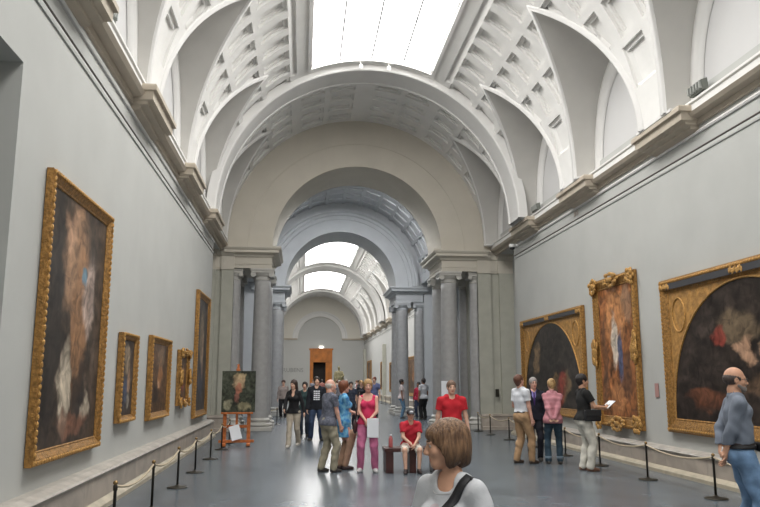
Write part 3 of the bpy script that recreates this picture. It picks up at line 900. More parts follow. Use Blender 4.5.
def person(name, label, loc, face, H=1.75, pel=0.93, lean=0.0, side=0.0, feet=None, hands=None, elb=None, palms=None, fdir=None, curl=(0.5, 0.5),
           head=(0, 0, 0), fem=False, fat=1.0, skin='fair', top=None, bottom=None, hair=None, vox=0.010, shoes=(0.05, 0.045, 0.04), glasses=False, knee=None, group=None, toes=(0, 0), far=False, hw=1.0, cat='person', brow=(0.10, 0.06, 0.04)):
    """facing: direction (degrees, world) the body looks towards, 0 = +Y, 90 = -X"""
    s = H / 1.75; m = Man(); m.s = s
    P0 = A(side, 0, pel * s); lr = R(lean); u = A(0, math.sin(lr), math.cos(lr)); fwd = A(0, math.cos(lr), -math.sin(lr))
    w = 0.90 if fem else 1.0
    sh_z = 0.505 * s; CH = P0 + u * 0.33 * s; NK = P0 + u * 0.50 * s
    shw = (0.158 if fem else 0.182) * s * (1 + (fat - 1) * 0.4)
    SH = {1: P0 + u * 0.468 * s + A(shw, 0, 0), -1: P0 + u * 0.468 * s + A(-shw, 0, 0)}
    feet = feet or {1: (0.10, 0.0, 0), -1: (-0.10, 0.0, 0)}
    l1, l2 = 0.425 * s, 0.415 * s
    HIP = {q: P0 + A(q * 0.088 * s, 0, -0.03 * s) for q in (1, -1)}; AN = {}; KN = {}
    for q in (1, -1):
        f = feet[q]; an = A(f[0] * s, f[1] * s, f[2] * s + 0.085 * s)
        KN[q], AN[q] = ik(HIP[q], an, l1, l2, (knee or {1: (0.15, 1, 0.1), -1: (-0.15, 1, 0.1)})[q])
    a1, a2 = 0.285 * s * (0.96 if fem else 1), 0.25 * s * (0.96 if fem else 1)
    hands = hands or {1: (0.26, 0.05, 0.80), -1: (-0.26, 0.05, 0.80)}
    EL = {}; WR = {}
    for q in (1, -1):
        pole = (elb or {}).get(q, (q * 0.5, -0.8, -0.2))
        EL[q], WR[q] = ik(SH[q], A(*hands[q]) * s, a1, a2, pole)
    yaw, pitch, roll = head
    Mh = rotm(yaw, pitch, roll); HB = P0 + u * 0.545 * s + A(0, 0.0, 0)     # head pivot at the top of the neck
    HO = HB + Mh @ (A(0, 0.012, 0.040) * s)

    def hp(x, y, z): return HO + Mh @ (A(x, y, z) * s * 1.0)
    m.hp = hp; m.EL, m.WR, m.SH, m.P0, m.u, m.AN, m.KN = EL, WR, SH, P0, u, AN, KN
    allp = [P0, NK, HO + A(0, 0, 0.26 * s)] + list(AN.values()) + list(KN.values()) + list(EL.values()) + list(WR.values())
    allp += [WR[q] + nrm(WR[q] - EL[q]) * 0.22 * s for q in (1, -1)]
    arr = np.array(allp); lo = arr.min(0) - A(.25, .26, .0) * s; hi = arr.max(0) + A(.25, .26, .06) * s; lo[2] = min(-0.01, lo[2])
    lo[2] = -0.03

    def torso(inf=0.0, ext=0.0):
        i = inf + ext; L = [(ell(P0 + A(0, -0.01, 0.0) * s, (0.155 * w * fat * s + i + (0.012 * s if fem else 0), 0.108 * fat * s + i, 0.125 * s + i)), 0.05)]
        for q in (1, -1): L.append((ell(P0 + A(q * 0.07, -0.055, -0.035) * s, (0.085 * s + i, 0.082 * s + i, 0.09 * s + i)), 0.04))
        i = inf
        L.append((ell(P0 + u * 0.15 * s + fwd * (0.012 + 0.05 * (fat - 1)) * s, ((0.125 if fem else 0.145) * fat * s + i, 0.10 * fat ** 1.6 * s + i, 0.15 * s + i)), 0.05))
        L.append((ell(CH, ((0.142 if fem else 0.162) * (0.5 + 0.5 * fat) * s + i, 0.105 * (0.5 + 0.5 * fat) * s + i, 0.185 * s + i)), 0.05))
        L.append((cone(SH[-1] + A(0.020 * s, 0, -0.01 * s), SH[1] + A(-0.020 * s, 0, -0.01 * s), 0.050 * w * s + i, 0.050 * w * s + i), 0.04))
        L.append((cone(SH[-1] * 0.42 + NK * 0.58 + u * 0.028 * s, SH[1] * 0.42 + NK * 0.58 + u * 0.028 * s, 0.040 * s + i, 0.042 * s + i), 0.035))
        if fem:
            for q in (1, -1): L.append((ell(P0 + u * 0.335 * s + fwd * 0.085 * s + A(q * 0.072 * s, 0, 0), (0.062 * s + i, 0.055 * s + i, 0.060 * s + i)), 0.03))
        else:
            for q in (1, -1): L.append((ell(P0 + u * 0.38 * s + fwd * 0.065 * s + A(q * 0.075 * s, 0, 0), (0.075 * s + i, 0.04 * s + i, 0.055 * s + i)), 0.03))
        return L

    def leg(q, inf=0.0, infb=None, fr=1.0):
        """fr: fraction of the calf that is covered"""
        ib = inf if infb is None else infb; k = KN[q]; a = AN[q]; i = inf
        th = 0.086 * (0.6 + 0.4 * fat) * (1.03 if fem else 1)
        L = [(cone(HIP[q], HIP[q] + (k - HIP[q]) * 0.5, th * s + i, 0.070 * s + i), 0.03), (cone(HIP[q] + (k - HIP[q]) * 0.5, k, 0.070 * s + i, 0.054 * s + i), 0.03)]
        if fr > 0:
            e = k + (a - k) * fr
            L.append((cone(k, e, 0.053 * s + i, (0.053 + (0.037 - 0.053) * fr) * s + ib), 0.025))
            dd = nrm(a - k); bk = nrm(np.cross(dd, A(1, 0, 0)))
            if bk[1] > 0: bk = -bk
            L.append((ell(k + (a - k) * 0.32 + bk * 0.018 * s, (0.046 * s + i, 0.046 * s + i, 0.10 * s)), 0.03))
        return L

    def arm(q, inf=0.0, up=1.0, fo=1.0, loose=1.0):
        S, E_, W_ = SH[q], EL[q], WR[q]; ws = 0.86 if fem else 1.0; i = inf
        L = []
        e = S + (E_ - S) * up; n = nrm(E_ - S)
        cl = (e, n) if up < 1 else None
        L.append((cone(S, S + (E_ - S) * max(up, 0.02) if up >= 1 else S + (E_ - S) * (up + 0.1), 0.046 * ws * s + i, (0.040 * ws * s + i) * (loose if up < 1 else 1), clip=cl), 0.025))
        if up >= 1 and fo > 0:
            e = E_ + (W_ - E_) * fo
            L.append((cone(E_, e, 0.040 * ws * s + i, (0.040 - 0.013 * fo) * ws * s + i), 0.02))
        return L
    # ---- body
    f = Field(lo, hi, vox * s if vox > 0.006 else vox)
    for p, k in torso(-0.004): f.ap(p, k)
    f.ap(cone(NK - u * 0.02 * s, HB + Mh @ (A(0, -0.012, 0.05) * s), (0.050 if fem else 0.062) * s, (0.046 if fem else 0.056) * s), 0.03)
    for q in (1, -1):
        for p, k in leg(q): f.ap(p, k)
        for p, k in arm(q): f.ap(p, k)
        d = nrm(WR[q] - EL[q])
        if fdir and q in fdir: d = nrm(fdir[q])
        pn = (palms or {}).get(q, (-q, 0.15, 0))
        for p, k in hand_prims(WR[q], d, pn, q, s * (0.92 if fem else 1.0), curl[0 if q < 0 else 1]): f.ap(p, k)
        fd = nrm((math.sin(R(toes[0 if q < 0 else 1])), math.cos(R(toes[0 if q < 0 else 1])), 0))
        a = AN[q]; g = a[2] - 0.085 * s
        f.ap(cone(a + A(0, 0, -0.01), a - fd * 0.02 * s + A(0, 0, -0.045) * s, 0.036 * s, 0.03 * s), 0.02)
        f.ap(cone(a - fd * 0.02 * s + A(0, 0, -0.045) * s, a + fd * 0.14 * s + A(0, 0, -0.060) * s, 0.030 * s, 0.022 * s), 0.02)
    # head
    MH = Mh
    def E(c, r, k=0.02, op='u'): f.ap(ell(hp(*c), A(*r) * s, MH), k * s, op)
    def Cn(a, b, ra, rb, k=0.01, op='u'): f.ap(cone(hp(*a), hp(*b), ra * s, rb * s), k * s, op)
    E((0, -0.016, 0.135), (0.073 * hw, 0.094, 0.093)); E((0, 0.030, 0.082), (0.058 * hw, 0.062, 0.080), 0.025)
    E((0, 0.058, 0.018), (0.030, 0.028, 0.022), 0.03); Cn((-0.048, 0.005, 0.045), (-0.012, 0.060, 0.012), 0.017, 0.016, 0.02); Cn((0.048, 0.005, 0.045), (0.012, 0.060, 0.012), 0.017, 0.016, 0.02)
    for q in (1, -1):
        E((q * 0.038, 0.060, 0.082), (0.022, 0.020, 0.020), 0.02)
        E((q * 0.031, 0.096, 0.112), (0.018, 0.014, 0.012), 0.012, 's')
        E((q * 0.031, 0.072, 0.112), (0.0135, 0.0135, 0.0125), 0.003)
        Cn((q * 0.016, 0.086, 0.130), (q * 0.044, 0.074, 0.130), 0.009, 0.008, 0.012)
        E((q * 0.077 * hw, -0.008, 0.100), (0.009, 0.019, 0.031), 0.008); E((q * 0.083 * hw, -0.004, 0.102), (0.005, 0.011, 0.020), 0.004, 's')
        E((q * 0.012, 0.098, 0.072), (0.009, 0.011, 0.008), 0.006)
    Cn((0, 0.084, 0.122), (0, 0.106, 0.078), 0.0085, 0.012, 0.010)
    Cn((-0.016, 0.083, 0.051), (0.016, 0.083, 0.051), 0.0075, 0.0075, 0.006); Cn((-0.014, 0.081, 0.038), (0.014, 0.081, 0.038), 0.0085, 0.0085, 0.006)
    if not far: Cn((-0.020, 0.094, 0.0448), (0.020, 0.094, 0.0448), 0.0035, 0.0035, 0.003, 's')
    if not fem: E((0, 0.01, -0.02), (0.014, 0.03, 0.02), 0.02)
    V, Q = f.mesh(); me = vmesh(name, V, Q)
    body = bpy.data.objects.new(name, me); COL.objects.link(body)
    me.materials.append(mat('skin_' + skin, SKIN[skin], 0.55, noise=0.07, nscale=14)); me.materials.append(mat('lips_' + skin, tuple(c * f_ for c, f_ in zip(SKIN[skin], (0.85, 0.5, 0.5))), 0.45))
    me.materials.append(mat('eyebrow_%.2f' % brow[0], brow, 0.8))
    cen = V[Q].mean(1); lc = ((cen - HO) / s) @ Mh
    mi = np.zeros(len(Q), np.int32)
    mi[(np.abs(lc[:, 0]) < 0.024) & (lc[:, 2] > 0.031) & (lc[:, 2] < 0.057) & (lc[:, 1] > 0.080) & (np.abs(lc[:, 0]) < 0.024 - 0.8 * np.abs(lc[:, 2] - 0.044))] = 1
    if not far: mi[(np.abs(lc[:, 0]) < 0.047) & (np.abs(lc[:, 0]) > 0.015) & (np.abs(lc[:, 2] - 0.134 + 0.1 * (np.abs(lc[:, 0]) - 0.03)) < 0.004) & (lc[:, 1] > 0.06)] = 2
    me.polygons.foreach_set('material_index', mi)
    body.location = (loc[0], loc[1], loc[2] if len(loc) > 2 else 0); body.rotation_euler = (0, 0, R(face))
    tag(body, label, cat, group)
    m.o = body

    def layer(nm, prims, k=0.02, cuts=(), material=None, wr=0.0, fr=30, v=None, label=None):
        g = Field(lo, hi, v or (vox * s * 1.0 if vox > 0.006 else vox))
        for p in prims:
            g.ap(p[0], p[1])
        if wr: g.wrinkle(wr * s, fr / s, hash(nm) % 97 if False else len(nm) + int(abs(loc[0]) * 13) % 50)
        for c in cuts: g.ap(c[0], c[1], 's')
        Vv, Qq = g.mesh()
        if len(Qq) == 0: return None
        o = link(nm, vmesh(nm, Vv, Qq), material, body)
        if label: o['label'] = label
        return o
    big = (lo - 1, hi + 1)

    def below(z, n=(0, 0, -1), p=None): return (half(p if p is not None else (0, 0, z), n, lo, hi), 0.004)
    # ---- eyes
    if not far:
        for q in (1, -1):
            for rr, yy, mm, nm in ((0.0122, 0.0755, mat('eye_white', (0.42, 0.38, 0.35), 0.35), 'eye'),):
                bm = bmesh.new(); bmesh.ops.create_uvsphere(bm, u_segments=16, v_segments=12, radius=rr * s)
                bmesh.ops.rotate(bm, verts=bm.verts[:], cent=(0, 0, 0), matrix=Matrix.Rotation(-PI / 2, 3, 'X'))
                me2 = bpy.data.meshes.new('eye')
                for fc in bm.faces: fc.smooth = True; fc.material_index = 1 if fc.calc_center_median().y > rr * s * 0.90 else 0
                bm.to_mesh(me2); bm.free(); me2.materials.append(mm); me2.materials.append(mat('iris', (0.05, 0.03, 0.02), 0.15))
                o = bpy.data.objects.new('eye', me2); COL.objects.link(o); o.parent = body
                o.location = hp(q * 0.031, yy, 0.112); o.rotation_euler = Matrix(Mh.tolist()).to_euler()
    # ---- trousers / skirt
    if bottom:
        kd = bottom['kind']; mm = cloth(bottom['name'], bottom['col'], bottom.get('noise', 0.15)); wz = P0[2] + (0.09 + 0.0) * s; ls = bottom.get('loose', 0.016) * s
        pr = torso(0.012 * s)[:4]
        fr = {'trousers': 1.0, 'capri': 0.62, 'shorts': 0.0, 'skirt': 0.0}[kd]
        if kd == 'skirt':
            pr += [(cone(P0 + A(0, 0, -0.02), P0 + A(0, 0, -0.38) * s, 0.165 * s, 0.20 * s, 0.75), 0.03)]
            cuts = [below(0, (0, 0, -1), (0, 0, P0[2] - 0.40 * s)), below(0, (0, 0, 1), (0, 0, wz))]
        else:
            for q in (1, -1): pr += [(p, 0.015) for p, k in leg(q, ls, ls + 0.006 * s + bottom.get('flare', 0.0) * s, fr)]
            cuts = [below(0, (u[0], u[1], u[2]), P0 + u * 0.09 * s)]
            if kd == 'trousers':
                for q in (1, -1): cuts.append((half((0, 0, AN[q][2] - 0.062 * s), (0, 0, -1), (AN[q][0] - 0.1, AN[q][1] - 0.1, lo[2]), (AN[q][0] + 0.1, AN[q][1] + 0.1, AN[q][2])), 0.004))
            if kd == 'shorts' :
                for q in (1, -1):
                    n = nrm(KN[q] - HIP[q]); c = HIP[q] + (KN[q] - HIP[q]) * bottom.get('len', 0.92)
                    cuts.append((half(c, n, KN[q] - 0.14 * s, KN[q] + 0.14 * s), 0.004))
        o = layer({'trousers': 'trousers', 'capri': 'trousers', 'shorts': 'shorts', 'skirt': 'skirt'}[kd], pr, 0.02, cuts, mm, bottom.get('wr', 0.005), bottom.get('fr', 26))
        if bottom.get('belt'):
            bp = torso(0.019 * s)[:4]
            layer('belt', bp, 0.02, [below(0, tuple(u), P0 + u * 0.095 * s), below(0, tuple(-u), P0 + u * 0.06 * s)], mat('dark_belt', (0.03, 0.02, 0.018), 0.5))
    # ---- top
    if top:
        kd = top['kind']; mm = cloth(top['name'], top['col'], top.get('noise', 0.08), col2=top.get('col2'), nscale=top.get('nscale', 9)); inf = top.get('inf', 0.016) * 0.8 * s
        pr = torso(inf, 0.014 * s if top.get('hem', -0.06) < 0 else 0.0); cuts = []
        if kd == 'tank': pr = pr[:5] + [p for p in pr[7:]]; pr += [(cone(SH[-1] * 0.72 + NK * 0.28, SH[1] * 0.72 + NK * 0.28, 0.042 * s, 0.042 * s), 0.02)]
        elif kd in ('tee', 'polo', 'dress'):
            for q in (1, -1): pr += arm(q, inf + 0.006 * s, top.get('sleeve', 0.62), 0, 1.15)
        else:
            for q in (1, -1): pr += arm(q, inf, 1.0, top.get('sleeve', 0.97))
        if kd == 'dress':
            pr.append((cone(P0 + A(0, 0, 0.05) * s, P0 + A(0, 0.0, -0.30) * s, 0.150 * fat * s, 0.185 * s, 0.78), 0.04))
            hz = P0[2] - 0.30 * s
        else: hz = None
        hem = top.get('hem', -0.06)
        if hem < 0 and kd != 'dress':
            for q in (1, -1): pr.append((cone(HIP[q], HIP[q] + (KN[q] - HIP[q]) * 0.12, 0.086 * (0.6 + 0.4 * fat) * s + (bottom or {}).get('loose', 0.016) * s + 0.012 * s, 0.10 * s + 0.012 * s), 0.03))
        if hz is not None: cuts.append(below(0, (0, 0, -1), (0, 0, hz)))
        else: cuts.append((half(P0 + u * hem * s, tuple(-u), (P0[0] - 0.21 * s, P0[1] - 0.3 * s, lo[2]), (P0[0] + 0.21 * s, P0[1] + 0.24 * s, P0[2] + hem * s)), 0.003))
        for q in (1, -1):
            if kd in ('long', 'jacket'): pass
        nr = {'tank': 0.098, 'tee': 0.066, 'polo': 0.060, 'long': 0.060, 'jacket': 0.062, 'dress': 0.075}[kd] * s * (0.93 if fem else 1)
        drop = {'tank': 0.085, 'tee': 0.03, 'polo': 0.02, 'long': 0.03, 'jacket': 0.03, 'dress': 0.05}[kd] * s + top.get('drop', 0) * s
        cuts.append((cone(NK + u * 0.02 * s + fwd * (0.01 * s + drop * 0.5) + u * (-drop + 0.03 * s), NK + u * 0.20 * s, nr * 0.95, nr), 0.006))
        if top.get('vneck'):
            cuts.append((ell(NK + fwd * 0.10 * s - u * 0.04 * s, (0.045 * s, 0.07 * s, 0.09 * s)), 0.004))
        tl = layer({'tank': 'tank_top', 'tee': 't_shirt', 'polo': 'shirt', 'long': 'shirt', 'jacket': 'jacket', 'dress': 'dress'}[kd] if 'part' not in top else top['part'], pr, 0.02, cuts, mm, top.get('wr', 0.005), top.get('fr', 24))
        if kd in ('polo',) or top.get('collar'):
            g = [(cone(NK + u * 0.030 * s - fwd * 0.004, NK + u * 0.062 * s, nr * 1.16, nr * 1.02), 0.01)]
            co_ = layer('collar', g, 0.01, [(cone(NK - u * 0.02 * s + fwd * 0.012 * s, NK + u * 0.2 * s + fwd * 0.012 * s, nr * 0.98, nr * 0.98), 0.003), (ell(NK + fwd * 0.09 * s + u * 0.02 * s, (0.025 * s, 0.06 * s, 0.06 * s)), 0.003)], mm)
            if co_ and tl: co_.parent = tl
    # ---- shoes
    if shoes is not None:
        ms = mat('shoe_%.2f_%.2f_%.2f' % shoes, shoes, 0.5)
        for q in (1, -1):
            tt = R(toes[0 if q < 0 else 1]); fd = A(math.sin(tt), math.cos(tt), 0); a = AN[q]; g = Field(a - A(.2, .26, .13) * s, a + A(.2, .28, .06) * s, (0.006 if not far else 0.012) * s)
            z0 = a[2] - 0.085 * s
            g.ap(cone(a - fd * 0.030 * s + A(0, 0, -0.048) * s, a + fd * 0.06 * s + A(0, 0, -0.050) * s, 0.040 * s, 0.043 * s), 0.01)
            g.ap(cone(a + fd * 0.06 * s + A(0, 0, -0.052) * s, a + fd * 0.150 * s + A(0, 0, -0.060) * s, 0.044 * s, 0.030 * s), 0.02)
            g.ap(cone(a + A(0, 0, 0.0), a + A(0, 0, -0.04) * s, 0.043 * s, 0.045 * s), 0.02)
            g.ap(half((0, 0, z0 + 0.0), (0, 0, -1), a - A(.3, .3, .2), a + A(.3, .3, -0.07 * s)), 0.001, 's')
            V2, Q2 = g.mesh(); link('shoe', vmesh('shoe', V2, Q2), ms, body)
    # ---- hair
    if hair:
        mh = hair_mat(hair['name'], hair['col'], hair.get('col2', tuple(c * 1.7 for c in hair['col'])))
        hv = hair.get('vox', 0.007 * s if not far else 0.013)
        c0 = hp(0, 0, 0.1); g = Field(c0 - A(.19, .19, .42 if hair['kind'] in ('long', 'bob') else .2) * s, c0 + A(.19, .19, .22) * s, hv)
        t = hair.get('t', 0.014); HE = lambda c, r, k=0.012, op='u': g.ap(ell(hp(*c), A(*r) * s, MH), k * s, op)
        HC = lambda a, b, ra, rb, k=0.012, op='u', **kk: g.ap(cone(hp(*a), hp(*b), ra * s, rb * s, **kk), k * s, op)
        kd = hair['kind']
        if kd in ('short', 'short_f'):
            HE((0, -0.020, 0.140), (0.073 * hw + t, 0.094 + t, 0.091 + t))
            HC((0, -0.06, 0.10), (0, -0.055, 0.055 if kd == 'short' else 0.03), 0.062, 0.050)
            if kd == 'short_f':
                for q in (1, -1): HC((q * 0.06, -0.01, 0.13), (q * 0.062, -0.02, 0.06), 0.03, 0.022)
            HE((0, 0.112, 0.070), (0.066 * hw, 0.080, 0.098), 0.006, 's'); HE((0, 0.06, 0.02), (0.12, 0.075, 0.075), 0.006, 's')
            if kd == 'short':
                for q in (1, -1): HE((q * 0.085, 0.005, 0.085), (0.03, 0.030, 0.045), 0.006, 's')
        elif kd == 'bald':
            HE((0, -0.022, 0.115), (0.080 * hw, 0.098, 0.070))
            HE((0, 0.02, 0.215), (0.085, 0.115, 0.085), 0.006, 's'); HE((0, 0.105, 0.090), (0.075, 0.095, 0.12), 0.006, 's'); HE((0, 0.05, 0.02), (0.12, 0.075, 0.07), 0.006, 's')
            for q in (1, -1): HE((q * 0.085, 0.005, 0.085), (0.03, 0.028, 0.04), 0.006, 's')
        elif kd == 'bob':
            HE((0, -0.022, 0.142), (0.090, 0.112, 0.098)); HE((0, -0.030, 0.080), (0.096, 0.102, 0.085), 0.03)
            for q in (1, -1): HE((q * 0.070, -0.005, 0.062), (0.028, 0.052, 0.068), 0.02)
            HE((0, -0.075, 0.03), (0.065, 0.045, 0.055), 0.02)
            HE((0, 0.045, 0.165), (0.064, 0.050, 0.036), 0.02)
            HE((0, 0.112, 0.060), (0.070, 0.085, 0.088), 0.008, 's'); HE((0, 0.092, 0.042), (0.13, 0.090, 0.086), 0.010, 's'); HE((0, 0.08, 0.00), (0.12, 0.08, 0.05), 0.01, 's'); HE((0, 0.0, -0.06), (0.055, 0.06, 0.08), 0.01, 's')
            g.ap(half(hp(0, 0, -0.005 - 0.03), tuple(Mh @ A(0, -0.25, -1)), c0 - 0.3, hp(0, 0, 0.06) + 0.3), 0.012, 's')
        elif kd == 'long':
            HE((0, -0.020, 0.140), (0.073 + t, 0.094 + t, 0.091 + t))
            HC((0, -0.06, 0.12), (0, -0.085, -0.04), 0.078, 0.070, 0.02); HC((0, -0.085, -0.04), (0, -0.095, hair.get('len', -0.16)), 0.066, 0.045, 0.03)
            for q in (1, -1): HC((q * 0.058, 0.0, 0.15), (q * 0.070, -0.015, 0.0), 0.03, 0.026, 0.02)
            HE((0, 0.112, 0.070), (0.060, 0.080, 0.095), 0.006, 's')
        if kd == 'bun':
            HE((0, -0.020, 0.140), (0.073 + t, 0.094 + t, 0.091 + t)); HE((0, -0.10, 0.19), (0.04, 0.04, 0.04)); HC((0, -0.06, 0.10), (0, -0.055, 0.055), 0.062, 0.045)
            HE((0, 0.112, 0.070), (0.066, 0.080, 0.098), 0.006, 's'); HE((0, 0.06, 0.02), (0.12, 0.075, 0.075), 0.006, 's')
        # strands: shallow grooves running down and around the head
        X = g.ax[0][:, None, None] - c0[0]; Y = g.ax[1][None, :, None] - c0[1]; Z = g.ax[2][None, None, :] - c0[2]
        lx = (Mh[0, 0] * X + Mh[1, 0] * Y + Mh[2, 0] * Z); ly = (Mh[0, 1] * X + Mh[1, 1] * Y + Mh[2, 1] * Z); lz = (Mh[0, 2] * X + Mh[1, 2] * Y + Mh[2, 2] * Z)
        an = np.arctan2(lx, ly + 0.02) + 1.2 * lz
        g.F += ((0.8 * np.sin(an * 19 + 1.5 * np.sin(lz * 25)) + 0.7 * np.sin(an * 43 + lz * 14)) * hair.get('amp', 0.0013)).astype(np.float32)
        V2, Q2 = g.mesh(); o = link('hair', vmesh('hair', V2, Q2), mh, body)
    if glasses:
        bm = bmesh.new()
        for q in (1, -1):
            pts = [Vector(hp(q * 0.032 + 0.020 * math.cos(a), 0.098, 0.110 + 0.015 * math.sin(a))) for a in [2 * PI * k / 14 for k in range(15)]]
            tube(bm, pts, 0.0016 * s, 5); tube(bm, [Vector(hp(q * 0.052, 0.096, 0.113)), Vector(hp(q * 0.080, 0.0, 0.113))], 0.0018 * s, 5)
        tube(bm, [Vector(hp(-0.012, 0.100, 0.113)), Vector(hp(0.012, 0.100, 0.113))], 0.0016 * s, 5)
        obj('glasses', bm, mat('dark_glasses_wire', (0.02, 0.02, 0.02), 0.3), body)
    m.layer = layer; m.torso = torso; m.fwd = fwd; m.NK = NK; m.lo = lo; m.hi = hi; m.Mh = Mh
    return m


def hair_mat(name, c1, c2):
    if name in MATS: return MATS[name]
    m = mat(name, c1, 0.45, bump=0.5, bscale=60, stretch=(3, 3, 0.4)); nt = m.node_tree; b = nt.nodes['Principled BSDF']
    tc = nt.nodes.new('ShaderNodeTexCoord'); mp = nt.nodes.new('ShaderNodeMapping'); mp.inputs['Scale'].default_value = (1, 1, 0.14)
    n = nt.nodes.new('ShaderNodeTexNoise'); n.inputs['Scale'].default_value = 95; n.inputs['Detail'].default_value = 4; n.inputs['Distortion'].default_value = 0.3
    r = nt.nodes.new('ShaderNodeValToRGB'); r.color_ramp.elements[0].position = 0.38; r.color_ramp.elements[1].position = 0.66
    r.color_ramp.elements[0].color = (*c1, 1); r.color_ramp.elements[1].color = (*c2, 1)
    nt.links.new(tc.outputs['Object'], mp.inputs[0]); nt.links.new(mp.outputs[0], n.inputs['Vector']); nt.links.new(n.outputs['Fac'], r.inputs[0]); nt.links.new(r.outputs[0], b.inputs['Base Color'])
    if 'bob' in name:     # lighter dyed top layer over darker lengths
        sp = nt.nodes.new('ShaderNodeSeparateXYZ'); nt.links.new(tc.outputs['Object'], sp.inputs[0])
        mr = nt.nodes.new('ShaderNodeMapRange'); mr.inputs[1].default_value = 1.24; mr.inputs[2].default_value = 1.36; nt.links.new(sp.outputs[2], mr.inputs[0])
        mx = nt.nodes.new('ShaderNodeMix'); mx.data_type = 'RGBA'; nt.links.new(mr.outputs[0], mx.inputs[0]); mx.inputs[6].default_value = (0.035, 0.02, 0.013, 1)
        nt.links.new(r.outputs[0], mx.inputs[7]); nt.links.new(mx.outputs[2], b.inputs['Base Color'])
    return m


# ------------------------------------------------------------------ paintings
def canvas_mat(name, base, blobs, seed=0.0, dark=0.5):
    """soft patches of colour over a dark ground; blobs: (u, v, ru, rv, colour, strength) in canvas units -1..1"""
    m = bpy.data.materials.new(name); m.use_nodes = True; nt = m.node_tree; b = nt.nodes['Principled BSDF']; b.inputs['Roughness'].default_value = 0.42
    b.inputs['Specular IOR Level'].default_value = 0.25
    N = nt.nodes.new; L = nt.links.new
    tc = N('ShaderNodeTexCoord'); mp = N('ShaderNodeMapping'); mp.inputs['Location'].default_value = (-1 , 0, -1); mp.inputs['Scale'].default_value = (2, 1, 2)
    L(tc.outputs['Generated'], mp.inputs[0])
    nz = N('ShaderNodeTexNoise'); nz.inputs['Scale'].default_value = 3.2; nz.inputs['Detail'].default_value = 6; nz.noise_dimensions = '4D'; nz.inputs['W'].default_value = seed
    L(mp.outputs[0], nz.inputs['Vector'])
    sb = N('ShaderNodeVectorMath'); sb.operation = 'SUBTRACT'; sb.inputs[1].default_value = (0.5, 0.5, 0.5); L(nz.outputs['Color'], sb.inputs[0])
    sc = N('ShaderNodeVectorMath'); sc.operation = 'SCALE'; sc.inputs['Scale'].default_value = 0.55; L(sb.outputs[0], sc.inputs[0])
    ad = N('ShaderNodeVectorMath'); ad.operation = 'ADD'; L(mp.outputs[0], ad.inputs[0]); L(sc.outputs[0], ad.inputs[1])
    n2 = N('ShaderNodeTexNoise'); n2.inputs['Scale'].default_value = 4.5; n2.inputs['Detail'].default_value = 7; n2.noise_dimensions = '4D'; n2.inputs['W'].default_value = seed + 5; n2.inputs['Distortion'].default_value = 0.8
    L(mp.outputs[0], n2.inputs['Vector'])
    rp_ = N('ShaderNodeValToRGB'); e = rp_.color_ramp.elements; e[0].position = 0.36; e[1].position = 0.72
    e[0].color = (*[c * dark for c in base], 1); e[1].color = (*[min(1, c * 1.9) for c in base], 1); L(n2.outputs['Fac'], rp_.inputs[0])
    cur = rp_.outputs[0]
    for (u, v, ru, rv, col, st) in blobs:
        s1 = N('ShaderNodeVectorMath'); s1.operation = 'SUBTRACT'; s1.inputs[1].default_value = (u, 0, v); L(ad.outputs[0], s1.inputs[0])
        m1 = N('ShaderNodeVectorMath'); m1.operation = 'MULTIPLY'; m1.inputs[1].default_value = (1 / ru, 0, 1 / rv); L(s1.outputs[0], m1.inputs[0])
        le = N('ShaderNodeVectorMath'); le.operation = 'LENGTH'; L(m1.outputs[0], le.inputs[0])
        mr = N('ShaderNodeMapRange'); mr.interpolation_type = 'SMOOTHSTEP'; mr.inputs[1].default_value = 1.12; mr.inputs[2].default_value = 0.62; mr.inputs[3].default_value = 0; mr.inputs[4].default_value = st
        L(le.outputs['Value'], mr.inputs[0])
        mx = N('ShaderNodeMix'); mx.data_type = 'RGBA'; L(mr.outputs[0], mx.inputs[0]); L(cur, mx.inputs[6]); mx.inputs[7].default_value = (*col, 1); cur = mx.outputs[2]
    n3 = N('ShaderNodeTexNoise'); n3.inputs['Scale'].default_value = 4.5; n3.inputs['Detail'].default_value = 6; n3.inputs['Distortion'].default_value = 1.2; L(tc.outputs['Object'], n3.inputs['Vector'])
    m3 = N('ShaderNodeMapRange'); m3.inputs[1].default_value = 0.3; m3.inputs[2].default_value = 0.7; m3.inputs[3].default_value = 0.40; m3.inputs[4].default_value = 1.5; L(n3.outputs['Fac'], m3.inputs[0])
    mm = N('ShaderNodeMix'); mm.data_type = 'RGBA'; mm.blend_type = 'MULTIPLY'; mm.inputs[0].default_value = 1; L(cur, mm.inputs[6]); L(m3.outputs[0], mm.inputs[7])
    L(mm.outputs[2], b.inputs['Base Color'])
    return m


def frame_sweep(bm, w, h, prof):
    """mitred rectangular frame; local x across, z up, -y towards the room; prof (distance outward from opening edge, y)"""
    rings = []
    for d, y in prof:
        rings.append([bm.verts.new(p) for p in ((-w / 2 - d, y, -h / 2 - d), (w / 2 + d, y, -h / 2 - d), (w / 2 + d, y, h / 2 + d), (-w / 2 - d, y, h / 2 + d))])
    for a, b in zip(rings[:-1], rings[1:]):
        for i in range(4): bm.faces.new((a[i], a[(i + 1) % 4], b[(i + 1) % 4], b[i]))


def knob(bm, x, y, z, rx, ry, rz, seg=8):
    r = bmesh.ops.create_uvsphere(bm, u_segments=seg, v_segments=6, radius=1.0)
    bmesh.ops.scale(bm, vec=(rx, ry, rz), verts=r['verts']); bmesh.ops.translate(bm, vec=(x, y, z), verts=r['verts'])


